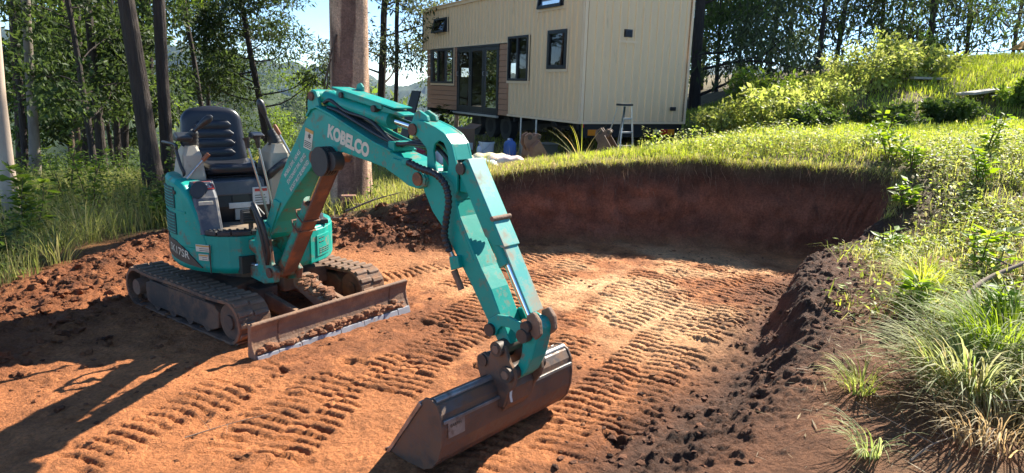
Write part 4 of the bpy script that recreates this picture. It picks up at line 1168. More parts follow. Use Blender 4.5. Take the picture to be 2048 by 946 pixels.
# ------------------------------------------------------------------ tiny house on its trailer
HB = np.array((1.283, 13.6, 1.05))
HD = unit((-.47794, .87839, 0)); HE = np.array((HD[1], -HD[0], 0))
TH = frame(HB, HE, HD)
HW, HL, HH = 2.70, 8.70, 2.72
HOUSE = thing('tiny_house', TH(0, 0, -.65), 'cream ribbed metal tiny house on trailer with timber beside dark doors', 'house')
def ribbed(span, z0, z1, openings, face, name, mat, period=.105, parent=None, rib=.028, h=.014):
    """Upright ribbed sheet along one wall, cut round the openings [(s0, s1, z0, z1)]."""
    mb = MB(TH)
    s = span[0]
    while s < span[1] - 1e-6:
        e = min(s + period, span[1])
        cuts = [(max(z0, o[2]), min(z1, o[3])) for o in openings if o[0] < (s + e) / 2 < o[1]]
        zs, cur = [], z0
        for a, b in sorted(cuts):
            if a > cur + .01: zs.append((cur, a))
            cur = max(cur, b)
        if cur < z1 - .01: zs.append((cur, z1))
        a0 = s + (period - rib) / 2
        prof = [(s, 0), (a0 - .008, 0), (a0, h), (a0 + rib, h), (a0 + rib + .008, 0), (e, 0)] if e - s > period * .9 else [(s, 0), (e, 0)]
        for (a, b) in zs:
            lo = [face(p, q, a) for p, q in prof]; hi = [face(p, q, b) for p, q in prof]
            mb.loft([lo, hi], cap=False, closed=False)
        s = e
    return mb.build(name, mat, parent or HOUSE)
front = lambda p, q, z: (-q, p, z)
end = lambda p, q, z: (p, -q, z)
# openings on the long wall: (s0, s1, z0, z1)
W_LOFT, W_LEFT = (6.74, 7.70, 2.07, 2.46), (6.28, 7.95, .67, 1.61)
DOOR, W_RIGHT, W_SMALL, W_TOP = (3.60, 6.02, -.04, 1.58), (2.13, 3.08, .77, 1.76), (.56, 1.30, 1.02, 1.80), (.74, 1.74, 2.26, 2.60)
ribbed((0, 3.08), 0, HH, [W_RIGHT, W_SMALL, W_TOP], front, 'cladding', 'clad', .19, None, .045, .026)
ribbed((3.08, HL), 1.66, HH, [W_LOFT], front, 'cladding', 'clad', .19, None, .045, .026)
endw = ribbed((0, HW), 0, HH + .25, [(.97, 1.14, 1.67, 1.82)], end, 'cladding', 'clad', period=.19, rib=.045, h=.022)
for nm, mb in (('corner_trim', MB(TH).box(-.022, .05, -.032, -.0245, -.02, HH).box(-.030, -.0235, -.0245, .05, -.02, HH)),
               ('corner_trim', MB(TH).box(HW - .04, HW + .02, -.032, -.0245, -.02, HH + .25)),
               ('bottom_trim', MB(TH).box(-.03, HW + .02, -.036, -.025, -.05, .0)),
               ('bottom_trim', MB(TH).box(-.03, -.0235, -.017, 3.08, -.05, .0)),
               ('fascia', MB(TH).box(-.06, -.024, -.02, HL + .04, HH - .02, HH + .07)),
               ('soffit_trim', MB(TH).box(-.035, .12, 3.08, HL, 1.63, 1.66))):
    mb.build(nm, 'trim', HOUSE, .003)
MB(TH).add([(-.10, -.06, HH + .05), (-.10, HL + .10, HH + .05), (HW + .05, HL + .10, HH + .32), (HW + .05, -.06, HH + .32),
            (-.10, -.06, HH + .08), (-.10, HL + .10, HH + .08), (HW + .05, HL + .10, HH + .35), (HW + .05, -.06, HH + .35)],
           [(3, 2, 1, 0), (4, 5, 6, 7), (0, 1, 5, 4), (1, 2, 6, 5), (2, 3, 7, 6), (3, 0, 4, 7)]).build('roof', 'trim', HOUSE)
MB(TH).box(-.02, HW, HL - .02, HL, 1.62, HH + .1).box(.10, 1.10, 8.28, 8.32, 0, 1.62).box(1.46, 1.95, 8.28, 8.32, 0, 1.62).box(2.40, HW, 8.28, 8.32, 0, 1.62).box(1.10, 1.46, 8.28, 8.32, 0, .88).box(1.10, 1.46, 8.28, 8.32, 1.15, 1.62).box(1.95, 2.40, 8.28, 8.32, 0, .72).box(1.95, 2.40, 8.28, 8.32, 1.12, 1.62).build('far_wall', 'interior', HOUSE)
# back wall with two openings that let the sky through
bw = MB(TH)
bo = [(4.6, 5.6, .85, 1.35), (7.4, 8.1, .85, 1.35)]
bw.box(HW - .06, HW, 0, 4.6, 0, HH + .2).box(HW - .06, HW, 5.6, 7.4, 0, HH + .2).box(HW - .06, HW, 8.1, HL, 0, HH + .2)
for o in bo:
    bw.box(HW - .06, HW, o[0], o[1], 0, o[2]).box(HW - .06, HW, o[0], o[1], o[3], HH + .2)
bw.build('back_wall', 'interior', HOUSE)
MB(TH).box(.02, HW - .07, .03, 8.26, -.02, .03).build('floor', 'interior', HOUSE)
MB(TH).box(.02, HW - .07, .03, HL - .03, 1.66, 1.70).build('ceiling', 'interior', HOUSE)
MB(TH).box(.05, HW - .07, 2.0, 2.06, .03, 1.66).build('partition', 'interior', HOUSE)
MB(TH).box(.9, 1.5, 3.75, 4.25, .03, .62).build('orange_cabinet', 'interior_orange', HOUSE, .01)
MB(TH).box(1.6, 2.2, 5.2, 6.1, .03, .75).build('kitchen_bench', 'clad', HOUSE, .01)

def window(o, mull=(), sill=True, tilt=0.0, pane='glass', name='window', fw=.05, bars=()):
    s0, s1, z0, z1 = o
    fr = MB(TH)
    X0, X1 = -.055, .03
    fr.box(X0, X1, s0, s1, z0, z0 + fw).box(X0, X1, s0, s1, z1 - fw, z1).box(X0, X1, s0, s0 + fw, z0 + fw, z1 - fw).box(X0, X1, s1 - fw, s1, z0 + fw, z1 - fw)
    for m in mull:
        fr.box(X0 + .004, X1, m - .035, m + .035, z0 + fw, z1 - fw)
    w = fr.build(name, 'charcoal_frame', HOUSE, .004)
    ed = sorted([s0 + fw] + [q for m in mull for q in (m - .035, m + .035)] + [s1 - fw])
    for a, b in zip(ed[0::2], ed[1::2]):
        dx = tilt
        MB(TH).add([(-.02 - dx, a, z0 + fw), (-.02 - dx, b, z0 + fw), (-.02, b, z1 - fw), (-.02, a, z1 - fw)], [(0, 1, 2, 3)]).build('pane', pane, w)
        if tilt:
            MB(TH).box(-.02 - dx - .03, -.02 - dx, a - .02, b + .02, z0 + fw - .06, z0 + fw).build('sash_rail', 'charcoal_frame', w)
            for q in (a, b):
                MB(TH).add([(-.06 - dx, q - .02, z0), (-.06 - dx, q + .02, z0), (-.05, q + .02, z1), (-.05, q - .02, z1), (-.02 - dx, q - .02, z0), (-.02 - dx, q + .02, z0), (-.02, q + .02, z1), (-.02, q - .02, z1)],
                           [(0, 1, 2, 3), (7, 6, 5, 4), (0, 4, 5, 1), (2, 6, 7, 3), (1, 5, 6, 2), (0, 3, 7, 4)]).build('sash_stile', 'charcoal_frame', w)
    t = MB(TH)
    t.box(-.036, -.0245, s0 - .05, s1 + .05, z0 - .06, z0 - .002).box(-.034, -.0245, s1 + .002, s1 + .05, z0, z1 + .04).box(-.034, -.0245, s0 - .05, s0 - .002, z0, z1 + .04)
    t.build('flashing', 'trim', w, .002)
    return w
window(W_LOFT, tilt=.10)
window(W_LEFT, mull=(6.85, 7.40))
window(W_RIGHT, mull=(2.62,))
window(W_SMALL, fw=.075)
window(W_TOP, tilt=.05)
# folding doors
s0, s1, z0, z1 = DOOR
dw = (s1 - s0) / 3
MB(TH).box(-.03, .05, s0 - .03, s1 + .03, z1, z1 + .06).box(-.03, .05, s0 - .03, s0, z0, z1).box(-.03, .05, s1, s1 + .03, z0, z1).box(-.05, .05, s0 - .03, s1 + .03, z0 - .05, z0).build('door_frame', 'charcoal_frame', HOUSE, .004)
for k in range(3):
    a, b = s0 + k * dw + .006, s0 + (k + 1) * dw - .006
    f_ = .085
    dr = MB(TH).box(-.02, .02, a, a + f_, z0, z1 - .004).box(-.02, .02, b - f_, b, z0, z1 - .004).box(-.02, .02, a + f_, b - f_, z0, z0 + .14).box(-.02, .02, a + f_, b - f_, z1 - .09, z1 - .004).build('door', 'charcoal_frame', HOUSE, .004)
    MB(TH).add([(-.002, a + f_, z0 + .14), (-.002, b - f_, z0 + .14), (-.002, b - f_, z1 - .09), (-.002, a + f_, z1 - .09)], [(0, 1, 2, 3)]).build('pane', 'glass', dr)
    MB(TH).tube([(-.022, b - .04, .88), (-.06, b - .04, .88), (-.06, b - .04, .98), (-.022, b - .04, .98)], .008, 6).build('handle', 'lever_steel', dr)
MB(TH).box(-.10, -.03, DOOR[0] - .1, DOOR[1] + .3, -.12, -.07).build('threshold', 'aluminium', HOUSE, .004)
# cedar boards beside the doors, each its own board
def boards(sa, sb, za, zb, x=0.0):
    n = max(1, int(round((zb - za) / .132)))
    for k in range(n):
        h = (zb - za) / n
        j = random.uniform(-.003, .003)
        MB(TH).prism([(x + .02, za + k * h), (x - .016 + j, za + k * h + .003), (x - .010 + j, za + (k + 1) * h - .006), (x + .02, za + (k + 1) * h - .006)], sa + .003, sb - .003).build('cedar_board', 'cedar', HOUSE, .002)
boards(3.085, 3.565, -.05, 1.62)
boards(6.06, 8.30, -.05, .60)
boards(7.99, 8.30, .60, 1.62)
boards(6.06, 6.23, .60, 1.62)
# wall vents
v1 = MB(TH).box(.97, 1.14, -.035, .01, 1.67, 1.82).build('wall_vent', 'charcoal_frame', HOUSE, .006)
for k in range(5):
    MB(TH).prism([(-.042, 1.685 + .026 * k), (-.030, 1.685 + .026 * k), (-.030, 1.70 + .026 * k)], .985, 1.125, 'x').build('slat', 'black_plastic', v1)
v2 = MB(TH).box(2.27, 2.42, -.05, -.012, .23, .31).build('wall_vent', 'charcoal_frame', HOUSE, .012)
MB(TH).box(.82, 1.30, -.030, -.025, 1.56, 1.60).build('patch_trim', 'trim', HOUSE)
# trailer
ch = MB(TH)
for x in (.55, HW - .55):
    ch.box(x - .06, x + .06, .05, HL + .9, -.24, -.06)
for y in np.arange(.15, HL, .9):
    ch.box(.05, HW - .05, y - .04, y + .04, -.16, -.055)
ch.box(.05, HW - .05, -.005, .045, -.32, -.06)
chas = ch.build('trailer_chassis', 'chassis', HOUSE)
for x in (.32, HW - .32):
    for y in (3.6, 4.45, 5.3):
        wh = MB(TH).tube([(x - .09, y, -.36), (x + .09, y, -.36)], .30, 24).build('wheel', 'rubber', chas, .02)
        MB(TH).tube([(x - .095, y, -.36), (x + .095, y, -.36)], .16, 16).build('rim', 'chassis', wh)
for x0, x1, seq in ((.17, .60, ('lens_amber', 'lens_red')), (1.84, 2.43, (None, 'lens_red', 'lens_amber'))):
    n = len(seq); w_ = (x1 - x0) / n
    hs = MB(TH).box(x0, x1, -.03, -.006, -.29, -.15).build('tail_light', 'chassis', chas, .004)
    for k, m in enumerate(seq):
        if m is None:
            MB(TH).box(x0 + .02, x0 + w_ - .02, -.036, -.028, -.27, -.17).build('number_plate_lamp', 'aluminium', hs, .004)
        else:
            MB(TH).box(x0 + k * w_ + .006, x0 + (k + 1) * w_ - .006, -.045, -.028, -.28, -.16).build('lens', m, hs, .006)
MB(TH).box(HW - .05, HW - .02, .1, HL, -.75, -.06).build('light_block_panel', 'chassis', chas)  # unseen dark panel, added to block light from behind the house
for x, y in ((.02, 1.75), (.02, 2.45)):
    MB(TH).cyl((x, y, -.60), (x, y, -.05), .022, seg=10).build('corner_steady', 'aluminium', chas)
MB(TH).cyl((.06, -.04, -.12), (.06, -.04, -.05), .012, seg=8).build('marker_lamp', 'lens_red', chas)

# ------------------------------------------------------------------ things round the house
def grounded(name, x, y, label, cat, group=None, dz=0.0):
    return thing(name, (x, y, sz(x, y) + dz), label, cat, group)
# stepladder against the end wall
lx, ly = 2.06, 12.75
LD = grounded('stepladder', lx, ly, 'aluminium stepladder leaning beside the end wall of the cream house', 'ladder')
TL = frame(ORG[LD.name], HE, HD)
LT = 1.42 - ORG[LD.name][2]
MB(TL).tube([(-.06, .0, LT), (-.14, -.03, 0)], .018, 6).tube([(.10, .0, LT), (.20, -.03, 0)], .018, 6).build('front_rail', 'aluminium', LD)
MB(TL).tube([(-.14, .10, LT - .04), (-.19, .42, .02)], .014, 6).build('rear_leg', 'aluminium', LD)
MB(TL).tube([(.02, .10, LT - .04), (.12, .42, .02)], .014, 6).build('rear_leg', 'aluminium', LD)
MB(TL).box(-.16, .12, -.03, .12, LT - .02, LT + .02).build('top_cap', 'black_plastic', LD, .006)
for k in range(3):
    z = LT * (.25 + .25 * k)
    MB(TL).box(-.13 + .02 * k, .17 - .025 * k, -.03, .04, z - .015, z + .015).build('step', 'aluminium', LD, .004)
MB(TL).prism([(-.085, LT - .03), (-.045, LT - .03), (-.075, LT - .42), (-.115, LT - .42)], -.022, -.016).build('safety_label', 'decal_dark', LD)
# two spare buckets lying on the grass
def spare_bucket(x, y, rot, sc, label):
    B = grounded('spare_bucket', x, y, label, 'bucket', 'spare digger buckets on the grass')
    a = math.radians(rot)
    T0 = frame(ORG[B.name], (math.cos(a), math.sin(a), 0), (-math.sin(a), math.cos(a), 0))
    T = lambda p, q, r: T0(p * sc, q * sc, r * sc)
    prof = [(-.20, 0), (-.02, -.01), (.12, .03), (.18, .14), (.16, .26), (.08, .34)]
    inn = [(.065, .32), (.145, .25), (.162, .14), (.11, .05), (-.02, .012), (-.20, .015)]
    MB(T).prism(prof + inn, -.17, .17).build('shell', 'old_bucket', B, .003)
    for s in (-1, 1):
        MB(T).prism(prof + [(-.02, .19)], min(s * .17, s * .185), max(s * .17, s * .185)).build('side_plate', 'old_bucket', B, .003)
        MB(T).prism([(.05, .31), (.18, .20), (.24, .30), (.23, .39), (.16, .43), (.12, .38), (.07, .42), (.02, .40)], s * .06 - .012, s * .06 + .012).build('ear', 'old_bucket', B, .004)
    MB(T).cyl((.17, -.08, .37), (.17, .08, .37), .03).cyl((.05, -.08, .375), (.05, .08, .375), .025).build('ear_pin', 'pin_steel', B)
    for k in range(4):
        MB(T).prism([(-.28, .0), (-.19, -.008), (-.19, .025)], -.15 + .1 * k - .02, -.15 + .1 * k + .02).build('tooth', 'old_bucket', B)
spare_bucket(.38, 10.1, 200, 1.2, 'rusty digging bucket on the grass in front of the long house wall')
spare_bucket(1.60, 11.1, 160, 1.2, 'rusty digging bucket on the grass at the foot of the stepladder')
# stores under the house
def bottle(name, x, y, r, h, mat, label, cat, handle=True):
    B = grounded(name, x, y, label, cat)
    T = frame(ORG[B.name], HD, -HE)
    secs = []
    for z, s in ((0, .92), (.03, 1), (h * .74, 1), (h * .86, .82), (h * .93, .42)):
        secs.append([(r * s * math.copysign(abs(math.cos(t)) ** .6, math.cos(t)), r * .72 * s * math.copysign(abs(math.sin(t)) ** .6, math.sin(t)), z) for t in np.linspace(0, 2 * math.pi, 20, endpoint=False)])
    MB(T).loft(secs, smooth=True).build('body', mat, B)
    MB(T).cyl((.03, 0, h * .92), (.03, 0, h), r * .28, seg=14).build('cap', 'white_plastic' if mat != 'white_plastic' else 'jerry_blue', B, .003)
    if handle:
        MB(T).tube([(-.6 * r, 0, h * .85), (-.55 * r, 0, h * .98), (-.1 * r, 0, h * .98)], r * .13, 8).build('handle', mat, B)
    return B
bottle('jerry_can', -.09, 13.0, .135, .45, 'jerry_blue', 'blue plastic jerry can under the house beside the beige drum', 'jerry can')
bottle('drum', .22, 13.05, .15, .52, 'drum_beige', 'beige plastic drum under the house right of the blue jerry can', 'drum')
bottle('spray_bottle', -.68, 13.0, .055, .34, 'white_plastic', 'small white spray bottle under the house beside the white bucket', 'bottle', False)
tb = grounded('tub', .62, 13.4, 'dull green storage tub under the house right of the beige drum', 'tub')
T_ = frame(ORG[tb.name], HD, -HE)
MB(T_).loft([[(-.16, -.13, 0), (.16, -.13, 0), (.16, .13, 0), (-.16, .13, 0)], [(-.20, -.16, .30), (.20, -.16, .30), (.20, .16, .30), (-.20, .16, .30)]]).build('tub_body', 'tub_green', tb, .015)
MB(T_).box(-.21, .21, -.17, .17, .30, .335).build('lid', 'tub_green', tb, .01)
pb = grounded('pail', -.56, 13.5, 'white plastic pail standing under the house left of the jerry can', 'pail')
T_ = frame(ORG[pb.name], HD, -HE)
MB(T_).tube([(0, 0, 0), (0, 0, .36)], [.13, .155], 20).tube([(0, 0, .33), (0, 0, .36)], [.162, .162], 20).build('pail_body', 'white_plastic', pb)
MB(T_).tube([(.158 * math.cos(a), .158 * math.sin(a) - .0, .32 - .16 * math.sin(a)) for a in np.linspace(0, math.pi, 10)], .004, 6).build('bail', 'lever_steel', pb)
cb = grounded('cardboard_box', -1.12, 13.9, 'large brown cardboard box beside the house doors', 'box')
T_ = frame(ORG[cb.name], HD, -HE)
MB(T_).box(-.27, .27, -.20, .20, 0, .62).build('carton', 'cardboard', cb, .006)
MB(T_).add([(-.27, -.20, .62), (.27, -.20, .62), (.25, -.36, .70), (-.25, -.36, .70), (-.27, -.205, .615), (.27, -.205, .615), (.25, -.365, .695), (-.25, -.365, .695)],
           [(0, 1, 2, 3), (7, 6, 5, 4), (0, 4, 5, 1), (2, 6, 7, 3), (1, 5, 6, 2), (0, 3, 7, 4)]).build('flap', 'cardboard', cb)
MB(T_).box(-.275, -.272, -.16, -.02, .20, .34).build('paper_label', 'decal_white', cb)
MB(T_).box(.02, .16, .2005, .203, .22, .34).build('paper_label', 'decal_white', cb)
# bags of mix lying in front of the house
bl_ = [(-.98, 9.45, 20, 'bag_white', 'white and pink paper bag lying leftmost in the row of bags', 0), (-.68, 9.5, -10, 'bag_yellow', 'yellow paper bag lying on top in the middle of the bags', .085),
       (-.34, 9.55, 12, 'bag_yellow', 'pale yellow paper bag lying at the right end of the upper bags', .06), (-.80, 9.2, 5, 'bag_pink', 'pinkish bag lying lowest at the front of the bags', 0),
       (-.45, 9.25, -14, 'bag_blue', 'pale blue bag lying flat under the yellow bags', 0), (-.12, 9.35, 10, 'bag_white', 'whitish bag lying flat at the right end of the bags', 0)]
for (x, y, rot, m, lab, dz) in bl_:
    bg = grounded('cement_bag', x, y, lab, 'bag', 'bags lying in front of the house', dz * 1.35 + .02)
    a = math.radians(rot)
    T0_ = frame(ORG[bg.name], (math.cos(a), math.sin(a), 0), (-math.sin(a), math.cos(a), 0))
    T_ = lambda p_, q_, r_, T0_=T0_: T0_(p_ * 1.35, q_ * 1.35, r_ * 1.35)
    def pt(u, t):
        s = (u - .5) * 2
        e = max(.02, 1 - abs(s) ** 4) ** .5
        return (.20 * s + .006 * math.sin(7 * t), .125 * (.82 + .18 * e) * math.copysign(abs(math.cos(t)) ** .7, math.cos(t)), .055 + .06 * e * math.copysign(abs(math.sin(t)) ** .8, math.sin(t)) + .008 * math.sin(9 * s + t))
    MB(T_).loft([[pt(i / 12, 2 * math.pi * j / 18) for j in range(18)] for i in range(13)], smooth=True).build('sack', m, bg)
    for s in (-1, 1):
        MB(T_).box(s * .205 - .012, s * .205 + .012, -.10, .10, .045, .062).build('stitched_end', m, bg, .003)
# crate and cloth left of the bags (seen under the boom)
kr = grounded('blue_crate', -1.75, 11.6, 'dark blue plastic crate seen below the excavator boom', 'crate')
T_ = frame(ORG[kr.name], HD, -HE)
k_ = MB(T_)
k_.box(-.24, .24, -.17, .17, 0, .02).box(-.24, .24, -.17, -.15, .02, .30).box(-.24, .24, .15, .17, .02, .30).box(-.24, -.22, -.15, .15, .02, .30).box(.22, .24, -.15, .15, .02, .30)
k_.build('crate_body', 'crate_blue', kr, .006)
MB(T_).box(-.25, .25, -.18, .18, .295, .32).build('rim', 'crate_blue', kr, .004)
cl_ = thing('folded_cloth', ORG[kr.name] + np.array((0, 0, .322)), 'dark red cloth lying on the blue crate below the boom', 'cloth')
T_ = frame(ORG[cl_.name], HD, -HE)
MB(T_).loft([[((u - .5) * .44, .16 * math.cos(t), .06 + .055 * math.sin(t) * (.7 + .4 * math.sin(5 * u + 2 * t))) for t in np.linspace(0, 2 * math.pi, 14, endpoint=False)] for u in np.linspace(0, 1, 9)], smooth=True).build('cloth', 'cloth_red', cl_)
wb = bottle('white_container', -1.30, 11.9, .13, .36, 'white_plastic', 'white plastic container beside the blue crate below the boom', 'container')
# dark panels and a potted plant by the doors
sp = grounded('solar_panel', -2.45, 17.6, 'dark flat panel leaning against the far left end of the house', 'panel')
T_ = frame(ORG[sp.name], HE, HD)
MB(T_).add([(-.5, -.3, 0), (-.5, .3, 0), (-.12, .3, 1.35), (-.12, -.3, 1.35), (-.46, -.3, 0), (-.46, .3, 0), (-.08, .3, 1.35), (-.08, -.3, 1.35)],
           [(0, 1, 2, 3), (7, 6, 5, 4), (0, 4, 5, 1), (2, 6, 7, 3), (1, 5, 6, 2), (0, 3, 7, 4)]).build('sheet', 'charcoal_frame', sp, .004)
for k in range(5):
    a = -.28 + .14 * k
    MB(T_).add([(-.503, a - .003, 0), (-.503, a + .003, 0), (-.123, a + .003, 1.35), (-.123, a - .003, 1.35)], [(0, 1, 2, 3)]).build('cell_line', 'grey_plastic', sp)
# weathered boards on the upper terrace
def plank(x, y, L, w, rot, tilt, label):
    P = grounded('weathered_board', x, y, label, 'board', None, .05)
    a = math.radians(rot)
    T0 = frame(ORG[P.name], (math.cos(a), math.sin(a), 0), (-math.sin(a), math.cos(a), 0))
    T = lambda p, q, r: T0(p, q, r + tilt * p)
    MB(T).box(-L / 2, L / 2, -w / 2, w / 2, 0, .045).build('plank', 'board', P, .006)
    MB(T).box(-L / 2 + .1, L / 2 - .15, w / 2 + .02, w / 2 + .02 + w * .6, -.02, .02).build('plank', 'board', P, .006)
    return P
plank(8.0, 13.6, .75, .30, 8, .0, 'short pale board lying in the grass of the upper terrace')
plank(8.75, 12.6, 1.9, .22, 28, .10, 'long weathered board lying along the terrace edge at upper right')
# orange tent corner at the right edge
tn = grounded('orange_tent', 15.0, 17.6, 'orange tent behind the terrace at the right edge', 'tent')
T_ = frame(ORG[tn.name], (1, 0, 0), (0, 1, 0))
MB(T_).add([(-1.9, -1.2, 0), (-1.9, 1.2, 0), (1.9, 1.2, 0), (1.9, -1.2, 0), (0, -.9, 1.3), (0, .9, 1.3)], [(0, 1, 2, 3), (0, 4, 5, 1), (3, 2, 5, 4), (0, 3, 4), (1, 5, 2)]).build('canopy', 'tarp_orange', tn)
MB(T_).tube([(-1.9, -1.2, .01), (0, -.9, 1.31)], .02, 6).tube([(1.9, -1.2, .01), (0, -.9, 1.31)], .02, 6).build('seam', 'tarp_orange', tn)
# block at the foot of the big gum
bk_ = grounded('brick_block', -1.97, 7.98, 'small reddish block set against the foot of the big tree trunk', 'block')
T_ = frame(ORG[bk_.name], unit((.9, .3, 0)), unit((-.3, .9, 0)))
MB(T_).box(-.09, .09, -.05, .05, -.03, .20).build('block', 'brick_clay', bk_, .01)
MB(T_).box(-.055, .055, -.053, -.045, -.02, .13).build('hollow_shade', 'decal_dark', bk_)  # dark plate on the face, coloured as the shade inside a hole

# ------------------------------------------------------------------ vegetation
def rand_unit(n, rg):
    v = rg.normal(size=(n, 3)); return v / np.linalg.norm(v, axis=1)[:, None]
def mixcol(n, cols, rg, jit=.18):
    cols = np.array(cols, float)
    w = rg.dirichlet(np.ones(len(cols)) * .7, n)
    return (w @ cols) * (1 + jit * rg.normal(size=(n, 1))).clip(.5, 1.6)
def leaf_geo(P, D, Nn, L, Wd):
    """Diamond leaves: P base points, D directions, Nn rough normals, L lengths, Wd widths."""
    S = np.cross(D, Nn); S /= np.linalg.norm(S, axis=1)[:, None] + 1e-9
    U = np.cross(S, D)
    L = np.asarray(L)[:, None]; Wd = np.asarray(Wd)[:, None]
    V = np.stack([P, P + D * L * .45 + S * Wd * .5 + U * Wd * .12, P + D * L, P + D * L * .45 - S * Wd * .5 + U * Wd * .12], 1)
    n = len(P)
    F = np.arange(n * 4).reshape(n, 4)
    return V.reshape(-1, 3), F
def cloud(centres, radii, n, size, cols, rg, droop=.25, aspect=.42, flat=.8, shell=.55):
    """Leaves spread through clumps; more of them toward each clump's outside."""
    centres = np.asarray(centres, float); radii = np.asarray(radii, float)
    w = radii ** 2; k = rg.choice(len(centres), n, p=w / w.sum())
    d = rand_unit(n, rg)
    r = rg.random(n) ** (1 / 3.) * (1 - shell) + shell * rg.random(n) ** .35
    off = d * (r * radii[k])[:, None] * np.array((1, 1, flat))
    P = centres[k] + off
    D = d * .55 + rand_unit(n, rg) * .8 + np.array((0, 0, -droop)); D /= np.linalg.norm(D, axis=1)[:, None]
    N = rand_unit(n, rg) * .8 + np.array((0, 0, .8))
    L = size * rg.uniform(.6, 1.35, n)
    V, F = leaf_geo(P, D, N, L, L * aspect)
    tone = rg.normal(0, .16, len(centres))[k]
    C = mixcol(n, cols, rg) * (1 + tone)[:, None].clip(.6, 1.5)
    return V, F, np.repeat(C.clip(.004, .9), 4, 0)
def blades(P, H, W, cols, rg, lean=.35, curl=.5, bias=(0, 0), tipcol=None):
    n = len(P)
    a = rg.uniform(0, 2 * math.pi, n)
    dirx = np.stack([np.cos(a), np.sin(a), np.zeros(n)], 1)
    ln = dirx * (lean * rg.random(n))[:, None] + np.array((bias[0], bias[1], 0))
    side = np.stack([-np.sin(a), np.cos(a), np.zeros(n)], 1) * np.asarray(W)[:, None] * .5
    H = np.asarray(H)[:, None]
    up = np.array((0, 0, 1.0))
    m1 = P + (up * .5 + ln * .30) * H
    m2 = P + (up * .86 + ln * .80) * H - up * (np.linalg.norm(ln, axis=1)[:, None] * curl * .25) * H
    tp = P + (up * 1.0 + ln * 1.45) * H - up * (np.linalg.norm(ln, axis=1)[:, None] * curl) * H
    m1 = m1 * .4 + m2 * .6
    V = np.stack([P - side, P + side, m1 + side * .8, m1 - side * .8, tp], 1).reshape(-1, 3)
    b = np.arange(n)[:, None] * 5
    T = np.concatenate([b + np.array([0, 1, 2]), b + np.array([0, 2, 3]), b + np.array([3, 2, 4])], 0)
    C = mixcol(n, cols, rg)
    C7 = np.repeat(C[:, None], 5, 1)
    if tipcol is not None:
        C7[:, 2:] = C7[:, 2:] * .5 + np.array(tipcol) * .5
    return V, T, C7.reshape(-1, 3).clip(.004, .9)
def joined(parts):
    Vs, Fs, Cs, o = [], [], [], 0
    for V, F, C in parts:
        Vs.append(V); Fs.append(F + o); Cs.append(C); o += len(V)
    return np.concatenate(Vs), np.concatenate(Fs), np.concatenate(Cs)

GREEN_D = [(.030, .052, .016), (.050, .080, .022), (.070, .105, .030)]
GREEN_M = [(.055, .095, .022), (.085, .140, .030), (.11, .165, .040)]
GREEN_B = [(.11, .19, .030), (.15, .23, .040), (.19, .25, .05)]
GREY_G = [(.060, .080, .038), (.085, .11, .050), (.11, .13, .06)]
STRAW = [(.42, .33, .17), (.30, .23, .11), (.50, .42, .25)]
LUSH = [(.36, .46, .05), (.46, .54, .08), (.55, .55, .15)]

def tree(name, label, base, lean, r, h, bark, limbs, leaf_n, leaf_size, cols, seed, cat='tree', group='forest trees', crown_from=.35, spread=2.0,
         mat='leaf', droop=.3, aspect=.35, clump=.9, taper=.55, flat=.7, curve=0.0, leanY=0.0, bark_flare=1.35):
    rg = np.random.default_rng(seed)
    x, y = base
    z = sz(x, y)
    R = thing(name, (x, y, z), label, cat, group)
    n = 12
    pts, rr = [], []
    wob = rg.normal(0, .02 * h / 8, (n + 1, 2)).cumsum(0) * .5
    for k in range(n + 1):
        t = k / n
        pts.append((x + lean * h * t + curve * h * t * t + wob[k, 0], y + leanY * h * t + wob[k, 1], z - .12 + (h + .12) * t))
        rr.append(r * (1 - (1 - taper) * t) * (bark_flare if k == 0 else rg.uniform(.92, 1.09)))
    pts = np.array(pts)
    tm = MB().tube(pts, rr, 12)
    cents, rads = [], []
    for i in range(limbs):
        t = crown_from + (1 - crown_from) * (i + rg.random() * .8) / limbs
        f = min(t, .999) * n; k = int(f)
        p = pts[k] * (1 - f + k) + pts[k + 1] * (f - k)
        a = rg.uniform(0, 2 * math.pi)
        ln = spread * rg.uniform(.55, 1.15) * (1.15 - .5 * t)
        rise = rg.uniform(.1, .65) * ln
        d = np.array((math.cos(a), math.sin(a), 0))
        q1 = p + d * ln * .5 + np.array((0, 0, rise * .35)) + rg.normal(0, .06, 3) * ln
        q2 = p + d * ln + np.array((0, 0, rise)) + rg.normal(0, .1, 3) * ln
        rb = r * .32 * (1.1 - .6 * t)
        tm.tube(spline([p, q1, q2], 3), [rb * (1 - .8 * j / 6) for j in range(7)], 6)
        for c, s in ((q1 * .4 + q2 * .6, .8), (q2, 1.0)):
            cents.append(c); rads.append(clump * s * rg.uniform(.7, 1.25))
        for _ in range(2):
            q3 = q1 * .5 + q2 * .5 + rand_unit(1, rg)[0] * ln * .45
            tm.tube([q1 * .5 + q2 * .5, q3], [rb * .4, rb * .12], 5)
            cents.append(q3); rads.append(clump * rg.uniform(.5, .9))
    trunk = tm.build('trunk', bark, R)
    if leaf_n:
        V, F, C = cloud(cents, rads, leaf_n, leaf_size, cols, rg, droop, aspect, flat)
        np_mesh('crown', V, F, mat, R, col=C)
    return R

